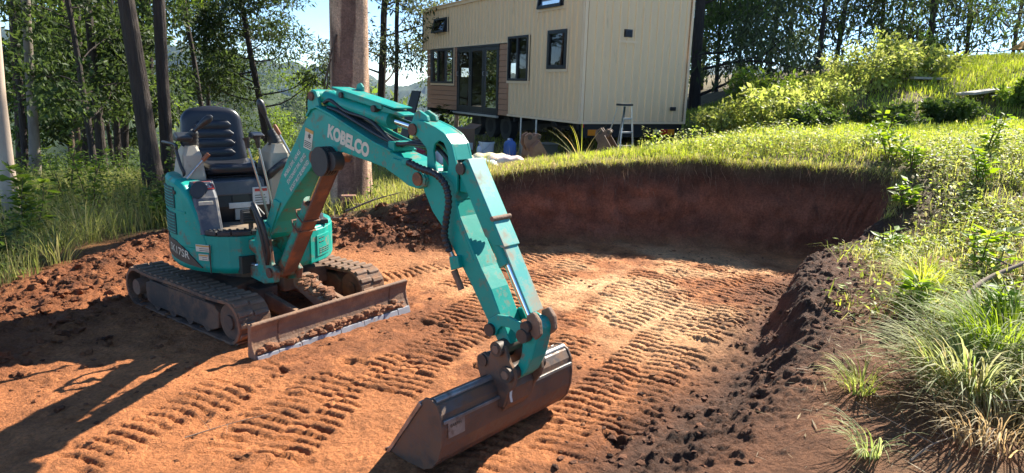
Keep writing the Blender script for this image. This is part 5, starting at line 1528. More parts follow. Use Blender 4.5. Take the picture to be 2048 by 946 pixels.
# --- the big smooth-barked gum behind the excavator
gb = (-2.07, 8.5)
gzv = sz(*gb)
GUM = thing('gum_tree', (gb[0], gb[1], gzv), 'thick pale gum trunk with peeling brown bark directly behind the excavator', 'tree')
secs = []
for k in range(240):
    z = -0.2 + 9.2 * k / 239
    rad = .222 + .035 * math.exp(-z / 1.2) + .10 * math.exp(-max(z, 0) / .18) * .35
    ring_ = []
    for j in range(96):
        a = 2 * math.pi * j / 96
        w = 1 + .03 * math.sin(3 * a + z * .6) + .018 * math.sin(7 * a - z * 1.3) + .05 * math.exp(-max(z, 0) / .35) * math.sin(5 * a)
        ring_.append((gb[0] + .01 * z + rad * w * math.cos(a), gb[1] + rad * w * math.sin(a), gzv + z))
    secs.append(ring_)
tv = np.array(secs)
zz = np.linspace(-.2, 9.0, 240)[:, None] + 0 * tv[..., 0]
aa = np.arange(96)[None] / 96 * 2 * math.pi + 0 * tv[..., 0]
wr = np.minimum(np.abs(aa - 4.75), 2 * math.pi - np.abs(aa - 4.75))          # angle from the side that faces the pit
old = .42 - .75 * wr + .9 * fbm(aa * 1.0, zz * .30, 1.6, 3) + .10 * (zz - 1.6) + .3 * np.sin(aa * 3 + 1.2 * zz)
old = np.maximum(old, .02 + .9 * fbm(aa * 1.3 + 9, zz * .22 + 4, 1.7, 3) - .15 * zz)
mk = sstep(.0, .10, old)[..., None]
tc_ = np.array((.64, .42, .285)) * (1 + .16 * fbm(aa, zz, 1.4, 4)[..., None])
tc_ = tc_ + mk * (np.array((.25, .145, .108)) * (1 + .3 * fbm(aa * 2, zz * .5, 3, 3)[..., None]) - tc_)
k40 = np.arange(240 * 96).reshape(240, 96)
tf = np.stack([k40[:-1], np.roll(k40[:-1], -1, 1), np.roll(k40[1:], -1, 1), k40[1:]], -1).reshape(-1, 4)
np_mesh('trunk', tv.reshape(-1, 3), tf, 'bark_peel', GUM, col=tc_.reshape(-1, 3).clip(.02, .9), smooth=True)
rg_ = np.random.default_rng(3)
for k in range(5):
    a = 3.6 + .22 * k + rg_.normal() * .05
    p = np.array((gb[0] + .25 * math.cos(a), gb[1] + .25 * math.sin(a), gzv + 1.55 + .14 * k))
    MB().tube([p, p + (-.035, -.02, -.12), p + (-.05, -.02, -.28 - .05 * k)], [.012, .010, .003], 5).build('bark_strip', 'bark_brown', GUM)
cents = [(gb[0] + rg_.normal(0, 1.8), gb[1] + 1 + rg_.normal(0, 1.5), gzv + 9 + rg_.random() * 3) for _ in range(16)]
tmb = MB()
for c in cents:
    tmb.tube(spline([(gb[0] + .08, gb[1], gzv + 8.4), ((gb[0] + c[0]) / 2, (gb[1] + c[1]) / 2, gzv + 9.3), c], 3), [.10 - .013 * j for j in range(7)], 6)
tmb.build('limb', 'gum_bark', GUM)
V, F, C = cloud(cents, [.9] * 16, 3500, .13, GREY_G, rg_, .5, .25)
np_mesh('crown', V, F, 'leaf', GUM, col=C)

# --- trunks of the wood on the left
GL = 'trees of the wood behind the excavator'
tree('forest_tree', 'thick dark trunk leaning left, nearest of the two joined trunks left of the seat', (-5.11, 9.5), -.048, .118, 11, 'bark_dark', 9, 3800, .11, GREEN_D, 21, group=GL, crown_from=.45, curve=-.015, spread=2.4)
tree('forest_tree', 'straight dark trunk just right of and behind the thick leaning trunk', (-5.05, 9.9), .012, .085, 11, 'bark_dark', 8, 3600, .11, GREEN_D, 22, group=GL, crown_from=.4, spread=2.2)
tree('pale_gum', 'pale sunlit gum trunk at the left edge of the picture', (-5.76, 7.6), .03, .078, 9, 'pale_bark', 6, 1500, .11, GREEN_M, 23, group=GL, crown_from=.5)
LT_ = [((-9.69, 15.0), .044, .063, 'bark_brown', 'slim reddish trunk high among the leaves at upper left'),
       ((-7.35, 12.0), .021, .075, 'bark_dark', 'dark upright trunk third from the thick leaning trunk'),
       ((-8.60, 13.5), .05, .077, 'bark_dark', 'dark straight trunk left of the third trunk in the shaded wood'),
       ((-8.25, 14.0), .05, .069, 'bark_dark', 'left one of a pair of dark trunks close behind the leaning trunk'),
       ((-8.51, 14.6), .10, .067, 'bark_dark', 'right one of a pair of dark trunks splaying apart behind the leaning trunk'),
       ((-8.37, 15.6), .047, .080, 'bark_dark', 'dark trunk half hidden just left of the thick leaning trunk'),
       ((-11.2, 17.0), .053, .078, 'bark_brown', 'farther brown trunk with bright bushes behind it in the wood'),
       ((-11.06, 15.5), .052, .077, 'bark_dark', 'dark forked trunk near the top left corner'),
       ((-8.03, 11.2), .063, .075, 'bark_grey', 'greyish trunk wrapped in leaves in the shade at far left'),
       ((-9.61, 13.0), .088, .060, 'bark_brown', 'thin brown trunk near the left edge behind the pale gum')]
for i, (b, ln, r, bk, lab) in enumerate(LT_):
    tree('forest_tree', lab, b, ln, r, 9.5 + (i % 3), bk, 9, 2600, .12, (GREEN_D, GREEN_M)[i % 2], 40 + i, group=GL, crown_from=.36, spread=1.9, clump=.6)
tree('forest_tree', 'slim dark trunk leaning left above the excavator seat', (-8.98, 20.0), -.10, .072, 9.5, 'bark_dark', 9, 3000, .13, GREEN_D, 61, group=GL, crown_from=.55, spread=2.0)
# leafy understorey
UN = [((-6.6, 10.6), 3.3, 'small leafy tree in front of the shaded trunks at far left'), ((-8.9, 12.2), 4.3, 'dense dark leafy tree filling the left of the wood'),
      ((-8.9, 15.2), 4.0, 'sunlit leafy tree left of the leaning trunk'), ((-10.6, 14.2), 4.6, 'leafy tree at the left edge behind the pale gum'),
      ((-10.0, 18.5), 5.2, 'bright green leafy tree far back in the left wood'), ((-7.7, 13.0), 2.3, 'low leafy bush tree below the leaning trunk'),
      ((-11.6, 19.5), 5.0, 'yellow green leafy tree behind the dark pair of trunks'), ((-12.8, 18.0), 6.0, 'tall leafy tree in the far left corner of the wood'),
      ((-13.5, 22.0), 7.0, 'tall pale leafy tree deepest in the left wood'), ((-10.2, 16.6), 3.2, 'small leafy tree between the shaded trunks of the left wood'),
      ((-16.0, 25.5), 7.5, 'tall leafy tree far behind the joined trunks')]
for i, (b, h, lab) in enumerate(UN):
    tree('leafy_tree', lab, b, (-.05, .04, .08)[i % 3], .035 + .006 * h, h, 'bark_dark', 11, 4300, .10 + .008 * i, (GREEN_D, GREEN_M, GREEN_D, GREEN_D, GREEN_B, GREEN_D, GREEN_B)[i % 7], 80 + i,
         group='leafy understorey trees', crown_from=(.30, .22, .35)[i % 3], spread=1.35 + .06 * h, clump=.46, aspect=.45, flat=.6)
# --- trees in the gap toward the valley
tree('valley_tree', 'dark spreading tree with leaning trunk above the left joystick', (-8.7, 24.0), -.10, .13, 6.6, 'bark_dark', 22, 19000, .16, GREEN_D, 130, group='trees on the valley side', crown_from=.30, spread=2.4, clump=.85, curve=-.03, flat=.6)
tree('valley_tree', 'grey green tree with forked trunk between the big gum and the house', (-4.4, 22.0), .05, .13, 8.0, 'bark_dark', 14, 6500, .14, GREY_G, 131, group='trees on the valley side', crown_from=.22, spread=2.0, clump=.8)
tree('valley_tree', 'slim straight dark trunk just left of the house corner', (-3.7, 21.0), .03, .072, 8.5, 'bark_dark', 12, 4800, .13, GREY_G, 132, group='trees on the valley side', crown_from=.22, spread=1.8, clump=.7)
tree('valley_tree', 'small yellow green tree below the sky gap left of the big gum', (-9.6, 31.0), .05, .08, 4.6, 'bark_dark', 12, 5200, .16, GREEN_B, 133, group='trees on the valley side', crown_from=.15, spread=1.8, clump=.8)
tree('valley_tree', 'tall dark feathery tree behind the excavator seat', (-13.5, 30.0), .02, .12, 9.0, 'bark_dark', 15, 7000, .17, GREEN_D, 134, group='trees on the valley side', crown_from=.2, spread=2.4, clump=1.0)
tree('valley_tree', 'pale green tree rising behind the house roof corner', (-2.6, 30.0), .0, .10, 9.5, 'bark_grey', 13, 5600, .17, GREY_G, 135, group='trees on the valley side', crown_from=.2, spread=2.2, clump=.9)
# --- she-oaks and gums along the skyline on the right
RT = [((4.95, 19.0), -.03, .145, 12, 'thick dark trunk just right of the house'), ((6.32, 22.0), -.03, .060, 10, 'thin trunk right of the thick trunk beside the house'),
      ((7.72, 24.0), -.08, .064, 10, 'slender dark tree above the bright bushes, second right of the house'), ((9.73, 27.0), .05, .082, 11, 'feathery dark tree third right of the house'),
      ((10.81, 25.0), -.02, .086, 12, 'left one of two close trunks right of centre on the skyline'), ((12.25, 27.0), .04, .093, 12, 'right one of two close trunks right of centre on the skyline'),
      ((15.06, 29.0), -.08, .089, 11, 'feathery tree behind the largest bright bush'), ((15.27, 26.0), -.06, .109, 11, 'dark single trunk above the upper terrace'),
      ((18.01, 28.0), -.12, .075, 11, 'pale feathery tree left of the orange tent'), ((17.83, 24.5), -.08, .095, 11, 'dark tree at the right edge above the orange tent')]
for i, (b, ln, r, h, lab) in enumerate(RT):
    tree('she_oak', lab, b, ln, r, h, 'bark_dark', 24, 8500, .24, (GREY_G, GREEN_M, GREY_G)[i % 3], 160 + i, group='trees along the right skyline', crown_from=.03, spread=2.6, clump=.95, mat='needle', droop=.75, aspect=.26, flat=.9)
for i, (b, h, lab) in enumerate((((8.8, 33.0), 7, 'hazy leafy tree in the gap behind the slender tree on the right'), ((13.5, 35.0), 8, 'hazy leafy tree behind the two close trunks on the right'),
                                 ((19.5, 36.0), 8, 'hazy leafy tree behind the single trunk on the right'), ((24, 34.0), 8, 'hazy leafy tree in the upper right corner'), ((6.2, 30.0), 6, 'hazy low tree just right of the house'))):
    tree('backdrop_tree', lab, b, .0, .09, h, 'bark_dark', 14, 6500, .20, GREY_G if i % 2 else GREEN_M, 200 + i, group='hazy trees behind the skyline', crown_from=.08, spread=2.4, clump=1.1, aspect=.3)

# --- shrubs on the right
def shrub(name, label, b, h, w, n, size, cols, seed, group='bright shrubs right of the house', mat='weed_leaf', stems=9, aspect=.5):
    rg = np.random.default_rng(seed)
    z = sz(*b)
    R = thing(name, (b[0], b[1], z), label, 'shrub', group)
    st = MB(); cs, rs = [], []
    for k in range(stems):
        a = rg.uniform(0, 2 * math.pi); rr = w * math.sqrt(rg.random())
        hh = h * (1 - .45 * (rr / w) ** 2) * rg.uniform(.75, 1.1)
        p0 = np.array((b[0] + .25 * rr * math.cos(a), b[1] + .25 * rr * math.sin(a), z - .03))
        p2 = np.array((b[0] + rr * math.cos(a), b[1] + rr * math.sin(a), z + hh))
        p1 = (p0 + p2) / 2 + np.array((0, 0, .12 * h))
        st.tube(spline([p0, p1, p2], 3), [.014 * h * (1.1 - .14 * j) for j in range(7)], 5)
        for t in (.35, .6, .82, 1.0):
            cs.append(p0 * (1 - t) ** 2 + 2 * p1 * t * (1 - t) + p2 * t * t); rs.append(.20 * h * (1.15 - .45 * t) + .05)
    st.build('stem', 'bark_brown', R)
    V, F, C = cloud(cs, rs, n, size, cols, rg, .1, aspect)
    V[:, 2] = np.maximum(V[:, 2], z - .02)
    np_mesh('foliage', V, F, mat, R, col=C)
    return R
YG = [(.20, .27, .06), (.27, .33, .08), (.36, .38, .13)]
SH = [((3.85, 12.6), .75, .55, YG, 'bright leafy shrub against the right end of the house'), ((4.55, 12.2), .85, .65, YG, 'yellow green shrub second from the house'),
      ((5.5, 12.5), .75, .70, YG, 'yellow green shrub left of the tallest bush'), ((6.7, 13.2), 1.05, .85, YG, 'tallest yellow green bush at the terrace'),
      ((7.8, 13.8), .95, .85, YG, 'broad yellow green bush at the right of the tallest bush'), ((9.4, 16.0), .75, .6, GREEN_M, 'glossy dark green shrub at the back of the terrace'),
      ((6.1, 11.3), .45, .55, GREEN_M, 'low green shrub hanging over the terrace edge'), ((5.4, 15.2), 1.1, .8, GREEN_B, 'green shrub behind the yellow green shrubs'),
      ((4.9, 11.2), .40, .5, GREEN_M, 'low dark shrub at the back of the grass strip'), ((7.3, 11.7), .42, .5, GREEN_M, 'low dark shrub below the terrace boards'),
      ((9.0, 12.2), .40, .5, GREEN_B, 'low shrub under the long board at upper right')]
for i, (b, h, w, c, lab) in enumerate(SH):
    shrub('shrub', lab, b, h * .92, w, 2700, (.085, .105, .075)[i % 3], c, 240 + i, stems=14)
# broad-leaved weeds standing out on the right bank and left verge
def weed(name, label, b, h, nleaf, size, cols, seed, group, spread=.45):
    rg = np.random.default_rng(seed)
    z = sz(*b)
    R = thing(name, (b[0], b[1], z), label, 'plant', group)
    st = MB(); P, D, N = [], [], []
    for k in range(4):
        a = rg.uniform(0, 2 * math.pi)
        top = np.array((b[0] + spread * h * math.cos(a) * rg.random(), b[1] + spread * h * math.sin(a) * rg.random(), z + h * rg.uniform(.6, 1.05)))
        p0 = np.array((b[0] + .03 * math.cos(a), b[1] + .03 * math.sin(a), z - .02))
        pts = spline([p0, (p0 + top) / 2 + rg.normal(0, .03, 3), top], 5)
        st.tube(pts, [.006 * (1.2 - .08 * j) for j in range(len(pts))], 5)
        for j in range(nleaf // 4):
            t = rg.uniform(.25, 1); q = np.array(pts[int(t * (len(pts) - 1))])
            aa = rg.uniform(0, 2 * math.pi)
            d = np.array((math.cos(aa), math.sin(aa), rg.uniform(-.3, .6)))
            P.append(q + .02 * d); D.append(d / np.linalg.norm(d)); N.append(np.array((0, 0, 1.)) + rg.normal(0, .3, 3))
    st.build('stem', 'bark_brown', R)
    L = size * rg.uniform(.6, 1.3, len(P))
    V, F = leaf_geo(np.array(P), np.array(D), np.array(N), L, L * .55)
    C = np.repeat(mixcol(len(P), cols, rg).clip(.004, .9), 4, 0)
    np_mesh('leaves', V, F, 'weed_leaf', R, col=C)
WR = [((4.1, 6.9), .42, 'broad-leaved weed hanging over the right corner of the cut bank'), ((4.05, 7.3), .55, 'tall leafy weed behind the right corner of the cut'),
      ((4.5, 6.5), .45, 'leafy weed on the right bank above the tussocks'), ((3.75, 6.35), .35, 'small leafy weed on the lip below the corner of the cut'),
      ((5.1, 7.4), .55, 'leafy weed high on the right bank near the picture edge'), ((4.9, 5.6), .45, 'leafy weed at the right edge above the fallen branch'),
      ((2.45, 4.0), .30, 'leafy weed beside the dry tuft on the right slope'), ((2.9, 3.7), .36, 'leafy weed between the tussocks and the fallen branch'), ((3.3, 4.6), .4, 'leafy weed right of the green tuft on the slope'), ((3.05, 5.3), .28, 'low weed at the pit edge on the right bank'), ((4.4, 8.2), .5, 'bright weed at the end of the grass strip')]
for i, (b, h, lab) in enumerate(WR):
    weed('leafy_weed', lab, b, h * .8, 110, .09, [(.20, .32, .035), (.27, .38, .06), (.16, .27, .04)], 270 + i, 'weeds on the right bank')
WL = [((-4.95, 6.7), 1.05, 'large-leaved sapling at the left edge in front of the pale gum'), ((-4.5, 5.6), .5, 'dark broad-leaved weed at the left edge'),
      ((-5.2, 8.2), .9, 'tall leafy weed left of the excavator'), ((-4.25, 8.0), .55, 'leafy weed beside the rear of the excavator'), ((-4.0, 7.6), .35, 'low leafy weed close to the excavator track'),
      ((-4.7, 9.0), .8, 'leafy weed at the foot of the joined trunks'), ((-5.9, 8.8), 1.0, 'leafy sapling in the shade of the left wood')]
for i, (b, h, lab) in enumerate(WL):
    weed('leafy_weed', lab, b, h, 230, .085 + .04 * (i == 0), GREEN_M if i % 2 else GREEN_B, 290 + i, 'weeds on the left verge')
weed('creeper', 'small green creeper at the foot of the big gum', (-1.72, 8.2), .38, 60, .06, GREEN_B, 301, 'weeds by the big gum')
weed('house_plant', 'dark spiky plant beside the house doors', tuple(TH(-.35, 6.3, 0)[:2]), 1.1, 130, .20, GREEN_D, 305, 'plants by the house', .35)

# --- grasses (each stretch one mass)
def scatter(n, poly_fn, x0, x1, y0, y1, rg):
    xs, ys = [], []
    while sum(map(len, xs)) < n:
        x = rg.uniform(x0, x1, n); y = rg.uniform(y0, y1, n)
        m = poly_fn(x, y)
        xs.append(x[m]); ys.append(y[m])
    x, y = np.concatenate(xs)[:n], np.concatenate(ys)[:n]
    return np.stack([x, y, sheet_z(x, y) - .005], 1)
rg = np.random.default_rng(77)
def on_bank(x, y):
    d, w = sheet_info('d', x, y), sheet_info('w', x, y)
    return (d > w * .9) & (y > 7.2 + .0 * x) & (rg.random(len(x)) < .35 + .65 * sstep(-.15, .25, fbm(x, y, 1.6, 3))) & ~((x < -.5) & (y < 8.4))
P = scatter(80000, on_bank, -1.2, 5.6, 7.3, 11.6, rg)
gcol = np.where((fbm(P[:, 0], P[:, 1], .9, 3) + .35 * (P[:, 0] - 1.2) > .0)[:, None], 1, 0)
Hh = .035 + .055 * rg.random(len(P)) * (1 + sstep(-.1, .4, fbm(P[:, 0], P[:, 1], 2.2, 2)))
V, F, C = blades(P, Hh, .003 + .0025 * rg.random(len(P)), LUSH + [(.20, .32, .04)], rg, 1.2, .5)
dry = (rg.random(len(P)) < np.clip(.75 - .45 * (P[:, 0] + .4), .10, .85))
Cd = mixcol(len(P), STRAW, rg)
C = C.reshape(-1, 5, 3); C[dry] = Cd[dry][:, None]; C = C.reshape(-1, 3)
tag(np_mesh('bank_grass', V, F, 'grass', col=C.clip(.004, .9)), 'sunlit short grass covering the top of the cut bank', 'grass', kind='stuff')
# grass hanging over the cut edge
P = scatter(2600, lambda x, y: (lambda d, w: (d > w * .92) & (d < w + .10) & (y > 6.2))(sheet_info('d', x, y), sheet_info('w', x, y)), -.6, 4.0, 6.3, 8.0, rg)
V, F, C = blades(P, .05 + .07 * rg.random(len(P)), np.full(len(P), .005), STRAW + LUSH[:2], rg, .8, 1.1, (-.05, -.7))
tag(np_mesh('overhanging_grass', V, F, 'grass', col=C), 'dry grass and roots hanging over the edge of the cut bank', 'grass', kind='stuff')
# terrace and upper slope
P = scatter(42000, lambda x, y: (rg.random(len(x)) < .3 + .7 * sstep(-.2, .2, fbm(x, y, .9, 3))) & (sheet_info('d', x, y) > 1.2), 3.8, 13.5, 8.0, 18.5, rg)
V, F, C = blades(P, .07 + .12 * rg.random(len(P)), .007 + .006 * rg.random(len(P)), LUSH + [(.20, .32, .04), (.26, .38, .05)], rg, .9, .5)
tag(np_mesh('terrace_grass', V, F, 'grass', col=C), 'bright grass on the terrace beyond the cut', 'grass', kind='stuff')
# right bank: grass, weeds and litter
def rbank(x, y):
    d = sheet_info('d', x, y)
    keep = sstep(.25, 1.1, d + .35 * fbm(x, y, 1.7, 3)) * (.55 + .45 * sstep(3.0, 4.6, y + .3 * (x - 2)))
    return (x > .9) & (d > .22) & (rg.random(len(x)) < keep) & ((y > 3.9) | (fbm(x, y, 1.9, 2) > .05) & (x > 1.75))
P = scatter(15000, rbank, 1.2, 7.2, 2.6, 8.6, rg)
V1, F1, C1 = blades(P, .05 + .15 * rg.random(len(P)) ** 2, .005 + .004 * rg.random(len(P)), LUSH + [(.20, .32, .04), (.26, .38, .05), (.16, .26, .03)] + STRAW, rg, 1.1, .6)
tag(np_mesh('slope_grass', V1, F1, 'grass', col=C1), 'mixed green and dry grass on the slope right of the pit', 'grass', kind='stuff')
P = scatter(36000, lambda x, y: rbank(x, y) & (fbm(x, y, 1.3, 3) > -.22), 1.6, 7.2, 3.0, 8.8, rg)
P[:, 2] += .02 + (.10 + .22 * sstep(0, .5, fbm(P[:, 0], P[:, 1], 1.3, 3))) * rg.random(len(P)) ** 1.3
D = rand_unit(len(P), rg) * np.array((1, 1, .5)); D /= np.linalg.norm(D, axis=1)[:, None]
Ls = .020 + .040 * rg.random(len(P)) ** 1.5
V, F = leaf_geo(P, D, rand_unit(len(P), rg) * .5 + np.array((0, 0, 1.)), Ls, Ls * .55)
C = np.repeat(mixcol(len(P), [(.18, .27, .045), (.26, .37, .06), (.34, .42, .09), (.40, .36, .17)], rg).clip(.004, .9), 4, 0)
tag(np_mesh('slope_ground_cover', V, F, 'weed_leaf', col=C), 'low leafy ground cover among the grass right of the pit', 'ground cover', kind='stuff')
# left verge: tall seeding grass and low weeds
def lverge(x, y):
    return (sheet_info('d', x, y) > .28 + .3 * (fbm(x, y, 1.5, 2) + .2)) & (x < -3.5 + .35 * (y - 7.2) * (y > 7.2)) & (rg.random(len(x)) < np.clip(1.5 - .18 * (-3.6 - x), .25, 1))
P = scatter(30000, lverge, -9, -2.6, 3.2, 11.5, rg)
V, F, C = blades(P, .12 + .30 * rg.random(len(P)) ** 1.5, .004 + .004 * rg.random(len(P)), [(.17, .23, .06), (.25, .27, .09), (.13, .19, .04), (.33, .30, .15)], rg, .75, .55)
tag(np_mesh('verge_grass', V, F, 'grass', col=C), 'tall seeding grass along the left verge of the dirt', 'grass', kind='stuff')
P = scatter(22000, lambda x, y: lverge(x, y) & (fbm(x, y, 1.1, 3) - .10 * (x + 4.5) > -.05), -11, -3.0, 4.0, 14, rg)
P[:, 2] += .05 + .5 * rg.random(len(P)) ** 1.4
D = rand_unit(len(P), rg) * np.array((1, 1, .5)); D /= np.linalg.norm(D, axis=1)[:, None]
Ls = .03 + .045 * rg.random(len(P))
V, F = leaf_geo(P, D, rand_unit(len(P), rg) * .5 + np.array((0, 0, 1.)), Ls, Ls * .5)
C = np.repeat(mixcol(len(P), GREEN_M + GREEN_D + GREEN_B[:1], rg).clip(.004, .9), 4, 0)
tag(np_mesh('verge_undergrowth', V, F, 'leaf', col=C), 'leafy undergrowth under the trees left of the excavator', 'undergrowth', kind='stuff')
# dry grass and creepers by the gum, up to the bank
def bygum(x, y):
    return (sheet_info('d', x, y) > .35) & ((x + 2.07) ** 2 + (y - 8.5) ** 2 > .09)
P = scatter(11000, bygum, -4.2, -.3, 7.4, 11.5, rg)
V, F, C = blades(P, .08 + .22 * rg.random(len(P)), np.full(len(P), .006), STRAW + LUSH + GREEN_B, rg, 1.1, .7)
tag(np_mesh('rough_grass', V, F, 'grass', col=C), 'rough dry grass between the big gum and the cut bank', 'grass', kind='stuff')
# lawn behind and around the house
P = scatter(15000, lambda x, y: rg.random(len(x)) < .9, -7, 4.2, 10.5, 19, rg)
V, F, C = blades(P, .06 + .12 * rg.random(len(P)), np.full(len(P), .010), STRAW[:2] + LUSH[:2], rg, .9, .5)
tag(np_mesh('yard_grass', V, F, 'grass', col=C), 'thin grass in the yard round the house', 'grass', kind='stuff')

# roots and root hairs hanging on the cut face
nr = 260
xr = rg.uniform(-.4, 3.7, nr); yr = np.array([np.interp(x_, [-.3, 1.0, 2.1, 3.0, 3.7], [7.55, 7.62, 7.6, 7.4, 7.05]) for x_ in xr]) + .05
zr = sheet_z(xr, yr + .16) - .03 - .25 * rg.random(nr) ** 2
Dr = np.stack([rg.normal(0, .35, nr), -.25 - .3 * rg.random(nr), -1 + 0 * xr], 1); Dr /= np.linalg.norm(Dr, axis=1)[:, None]
Lr = .05 + .22 * rg.random(nr) ** 2
V, F = leaf_geo(np.stack([xr, yr - .02, zr], 1), Dr, rand_unit(nr, rg), Lr, np.full(nr, .006))
tag(np_mesh('bank_roots', V, F, 'grass', col=np.repeat(mixcol(nr, [(.14, .09, .06), (.25, .18, .12)], rg).clip(.01, .9), 4, 0)), 'thin roots hanging from the face of the cut bank', 'roots', kind='stuff')
# --- the big tussock and its neighbours
def tussock(name, label, b, n, L, cols, seed, bias=(0, 0), rad=.12, w=.006, arch=1.15):
    rg = np.random.default_rng(seed)
    z = sz(*b)
    R = thing(name, (b[0], b[1], z), label, 'grass clump', 'grass tussocks')
    a = rg.uniform(0, 2 * math.pi, n); rr = rad * np.sqrt(rg.random(n))
    P = np.stack([b[0] + rr * np.cos(a), b[1] + rr * np.sin(a), np.full(n, z - .01)], 1)
    lenb = L * rg.uniform(.55, 1.1, n)
    el = np.radians(rg.uniform(48, 88, n))
    dirv = np.stack([np.cos(a), np.sin(a), np.zeros(n)], 1) + np.array((bias[0], bias[1], 0)) + rg.normal(0, .25, (n, 3)) * (1, 1, 0)
    dirv /= np.linalg.norm(dirv, axis=1)[:, None]
    side = np.stack([-dirv[:, 1], dirv[:, 0], np.zeros(n)], 1) * (w * rg.uniform(.6, 1.3, n))[:, None] * .5
    K = 7
    pts = [P]; ang = el.copy(); q = P.copy()
    for k in range(K - 1):
        q = q + (dirv * np.cos(ang)[:, None] + np.array((0, 0, 1.)) * np.sin(ang)[:, None]) * (lenb / (K - 1))[:, None]
        q[:, 2] = np.maximum(q[:, 2], sheet_z(q[:, 0], q[:, 1]) + .006)
        ang = ang - arch * (.2 + .25 * k / K) * rg.uniform(.7, 1.3, n)
        pts.append(q.copy())
    V = np.zeros((n, 2 * K, 3))
    for k in range(K):
        s = side * (1 - (k / (K - 1)) ** 2 * .92)
        V[:, 2 * k] = pts[k] - s; V[:, 2 * k + 1] = pts[k] + s
    base = (np.arange(n) * 2 * K)[:, None]
    F = np.concatenate([base + np.array([2 * k, 2 * k + 1, 2 * k + 3, 2 * k + 2]) for k in range(K - 1)], 0)
    C = np.repeat(mixcol(n, cols, rg)[:, None], 2 * K, 1)
    np_mesh('blades', V.reshape(-1, 3), F, 'grass', R, col=C.reshape(-1, 3).clip(.004, .9))
TG = [(.24, .32, .09), (.36, .40, .18), (.17, .27, .05), (.44, .44, .26)]
tussock('grass_tussock', 'large arching pale tussock at the lower right', (2.22, 3.05), 560, .50, TG + [(.30, .21, .11)], 401, (-.5, -.15), .20, .011, 1.0)
tussock('grass_tussock', 'bright green tussock at the right edge behind the pale tussock', (2.62, 3.35), 520, .50, [(.20, .30, .04), (.28, .36, .07), (.16, .26, .03)], 402, (-.2, -.1), .20, .010, .9)
tussock('grass_tussock', 'small pale clump lying over at the bottom right', (1.50, 2.55), 50, .26, TG, 403, (-.8, .1), .06, .006)
tussock('grass_tussock', 'dry drooping tuft in the shade right of the pale tussock', (2.62, 2.85), 420, .42, STRAW + TG, 411, (-.3, -.2), .22, .008, 1.1)
tussock('grass_tussock', 'straw coloured tuft below the pale tussock', (2.05, 2.62), 260, .34, STRAW + [(.22, .15, .08)], 412, (-.4, -.1), .22, .006, 1.2)
tussock('grass_tussock', 'green tuft at the right edge below the green tussock', (3.0, 3.15), 420, .42, LUSH + TG, 413, (-.3, -.1), .2, .009, 1.0)
tussock('grass_tussock', 'small green tuft in the lower right corner', (2.35, 2.5), 140, .26, LUSH + STRAW, 414, (-.3, 0), .12, .006, 1.0)
tussock('grass_tussock', 'small tuft left of the pale tussock on the brown slope', (1.78, 3.2), 90, .24, TG + LUSH, 415, (-.5, 0), .08, .006, 1.0)
tussock('grass_tussock', 'green tuft on the edge of the slope above the tussocks', (2.75, 4.35), 260, .40, LUSH, 404, (-.3, 0), .1, .006)
tussock('grass_tussock', 'dry tuft by the fallen branch on the right slope', (2.55, 3.95), 220, .36, STRAW + TG, 405, (-.3, 0), .12, .005)
tussock('grass_tussock', 'sparse tall tuft in front of the house corner', (1.02, 10.3), 14, .80, STRAW + LUSH, 406, (.1, 0), .06, .010, .5)
tussock('grass_tussock', 'thin dry tuft beside the spare bucket', (-.05, 10.5), 24, .45, STRAW, 407, (.0, 0), .08, .007, .5)
tussock('grass_tussock', 'leaning tuft on the left verge beside the dirt', (-4.1, 5.9), 90, .60, [(.22, .26, .07), (.32, .30, .14)], 408, (.2, 0), .15, .007, .7)
tussock('grass_tussock', 'long grass tuft behind the left verge', (-4.4, 6.8), 100, .70, [(.22, .26, .07), (.32, .30, .14)], 409, (.1, 0), .2, .007, .7)
# fallen branches
def branch(label, pts, r, seed, name='fallen_branch'):
    P = [np.array((x, y, sz(x, y) + dz)) for x, y, dz in pts]
    R = thing(name, P[0], label, 'branch', 'fallen branches')
    Q = spline(P, 5)
    MB().tube(Q, [r * (1 - .7 * k / len(Q)) for k in range(len(Q))], 8).build('stick', 'dead_wood', R)
    rg = np.random.default_rng(seed)
    for k in range(3):
        q = np.array(Q[int(len(Q) * (.3 + .2 * k))])
        MB().tube([q, q + rg.normal(0, .1, 3) * (1, 1, .4) + (0, 0, .04)], [r * .4, r * .15], 5).build('twig', 'dead_wood', R)
branch('dark fallen branch among the grass at the right edge', [(2.55, 3.75, .05), (3.0, 4.15, .10), (3.5, 4.4, .13), (4.1, 4.9, .10)], .020, 1)
branch('thin curved dry stick at the bottom right', [(1.62, 2.45, .01), (1.75, 2.52, .035), (1.95, 2.6, .02)], .005, 2)
branch('dry twig standing at the lower right corner', [(2.1, 2.45, .0), (2.13, 2.47, .16), (2.1, 2.5, .24)], .005, 3)
branch('thin pale straw lying on the dirt left of the bucket', [(-1.53, 2.92, .012), (-1.38, 3.05, .014), (-1.2, 3.17, .012)], .003, 4, 'straw')
branch('pale root beside the spoil near the gum', [(-1.9, 7.55, .08), (-1.6, 7.6, .14), (-1.3, 7.7, .10)], .014, 5)
branch('root poking from the dirt by the gum', [(-2.35, 7.5, .04), (-2.0, 7.42, .10), (-1.7, 7.3, .03)], .012, 6)
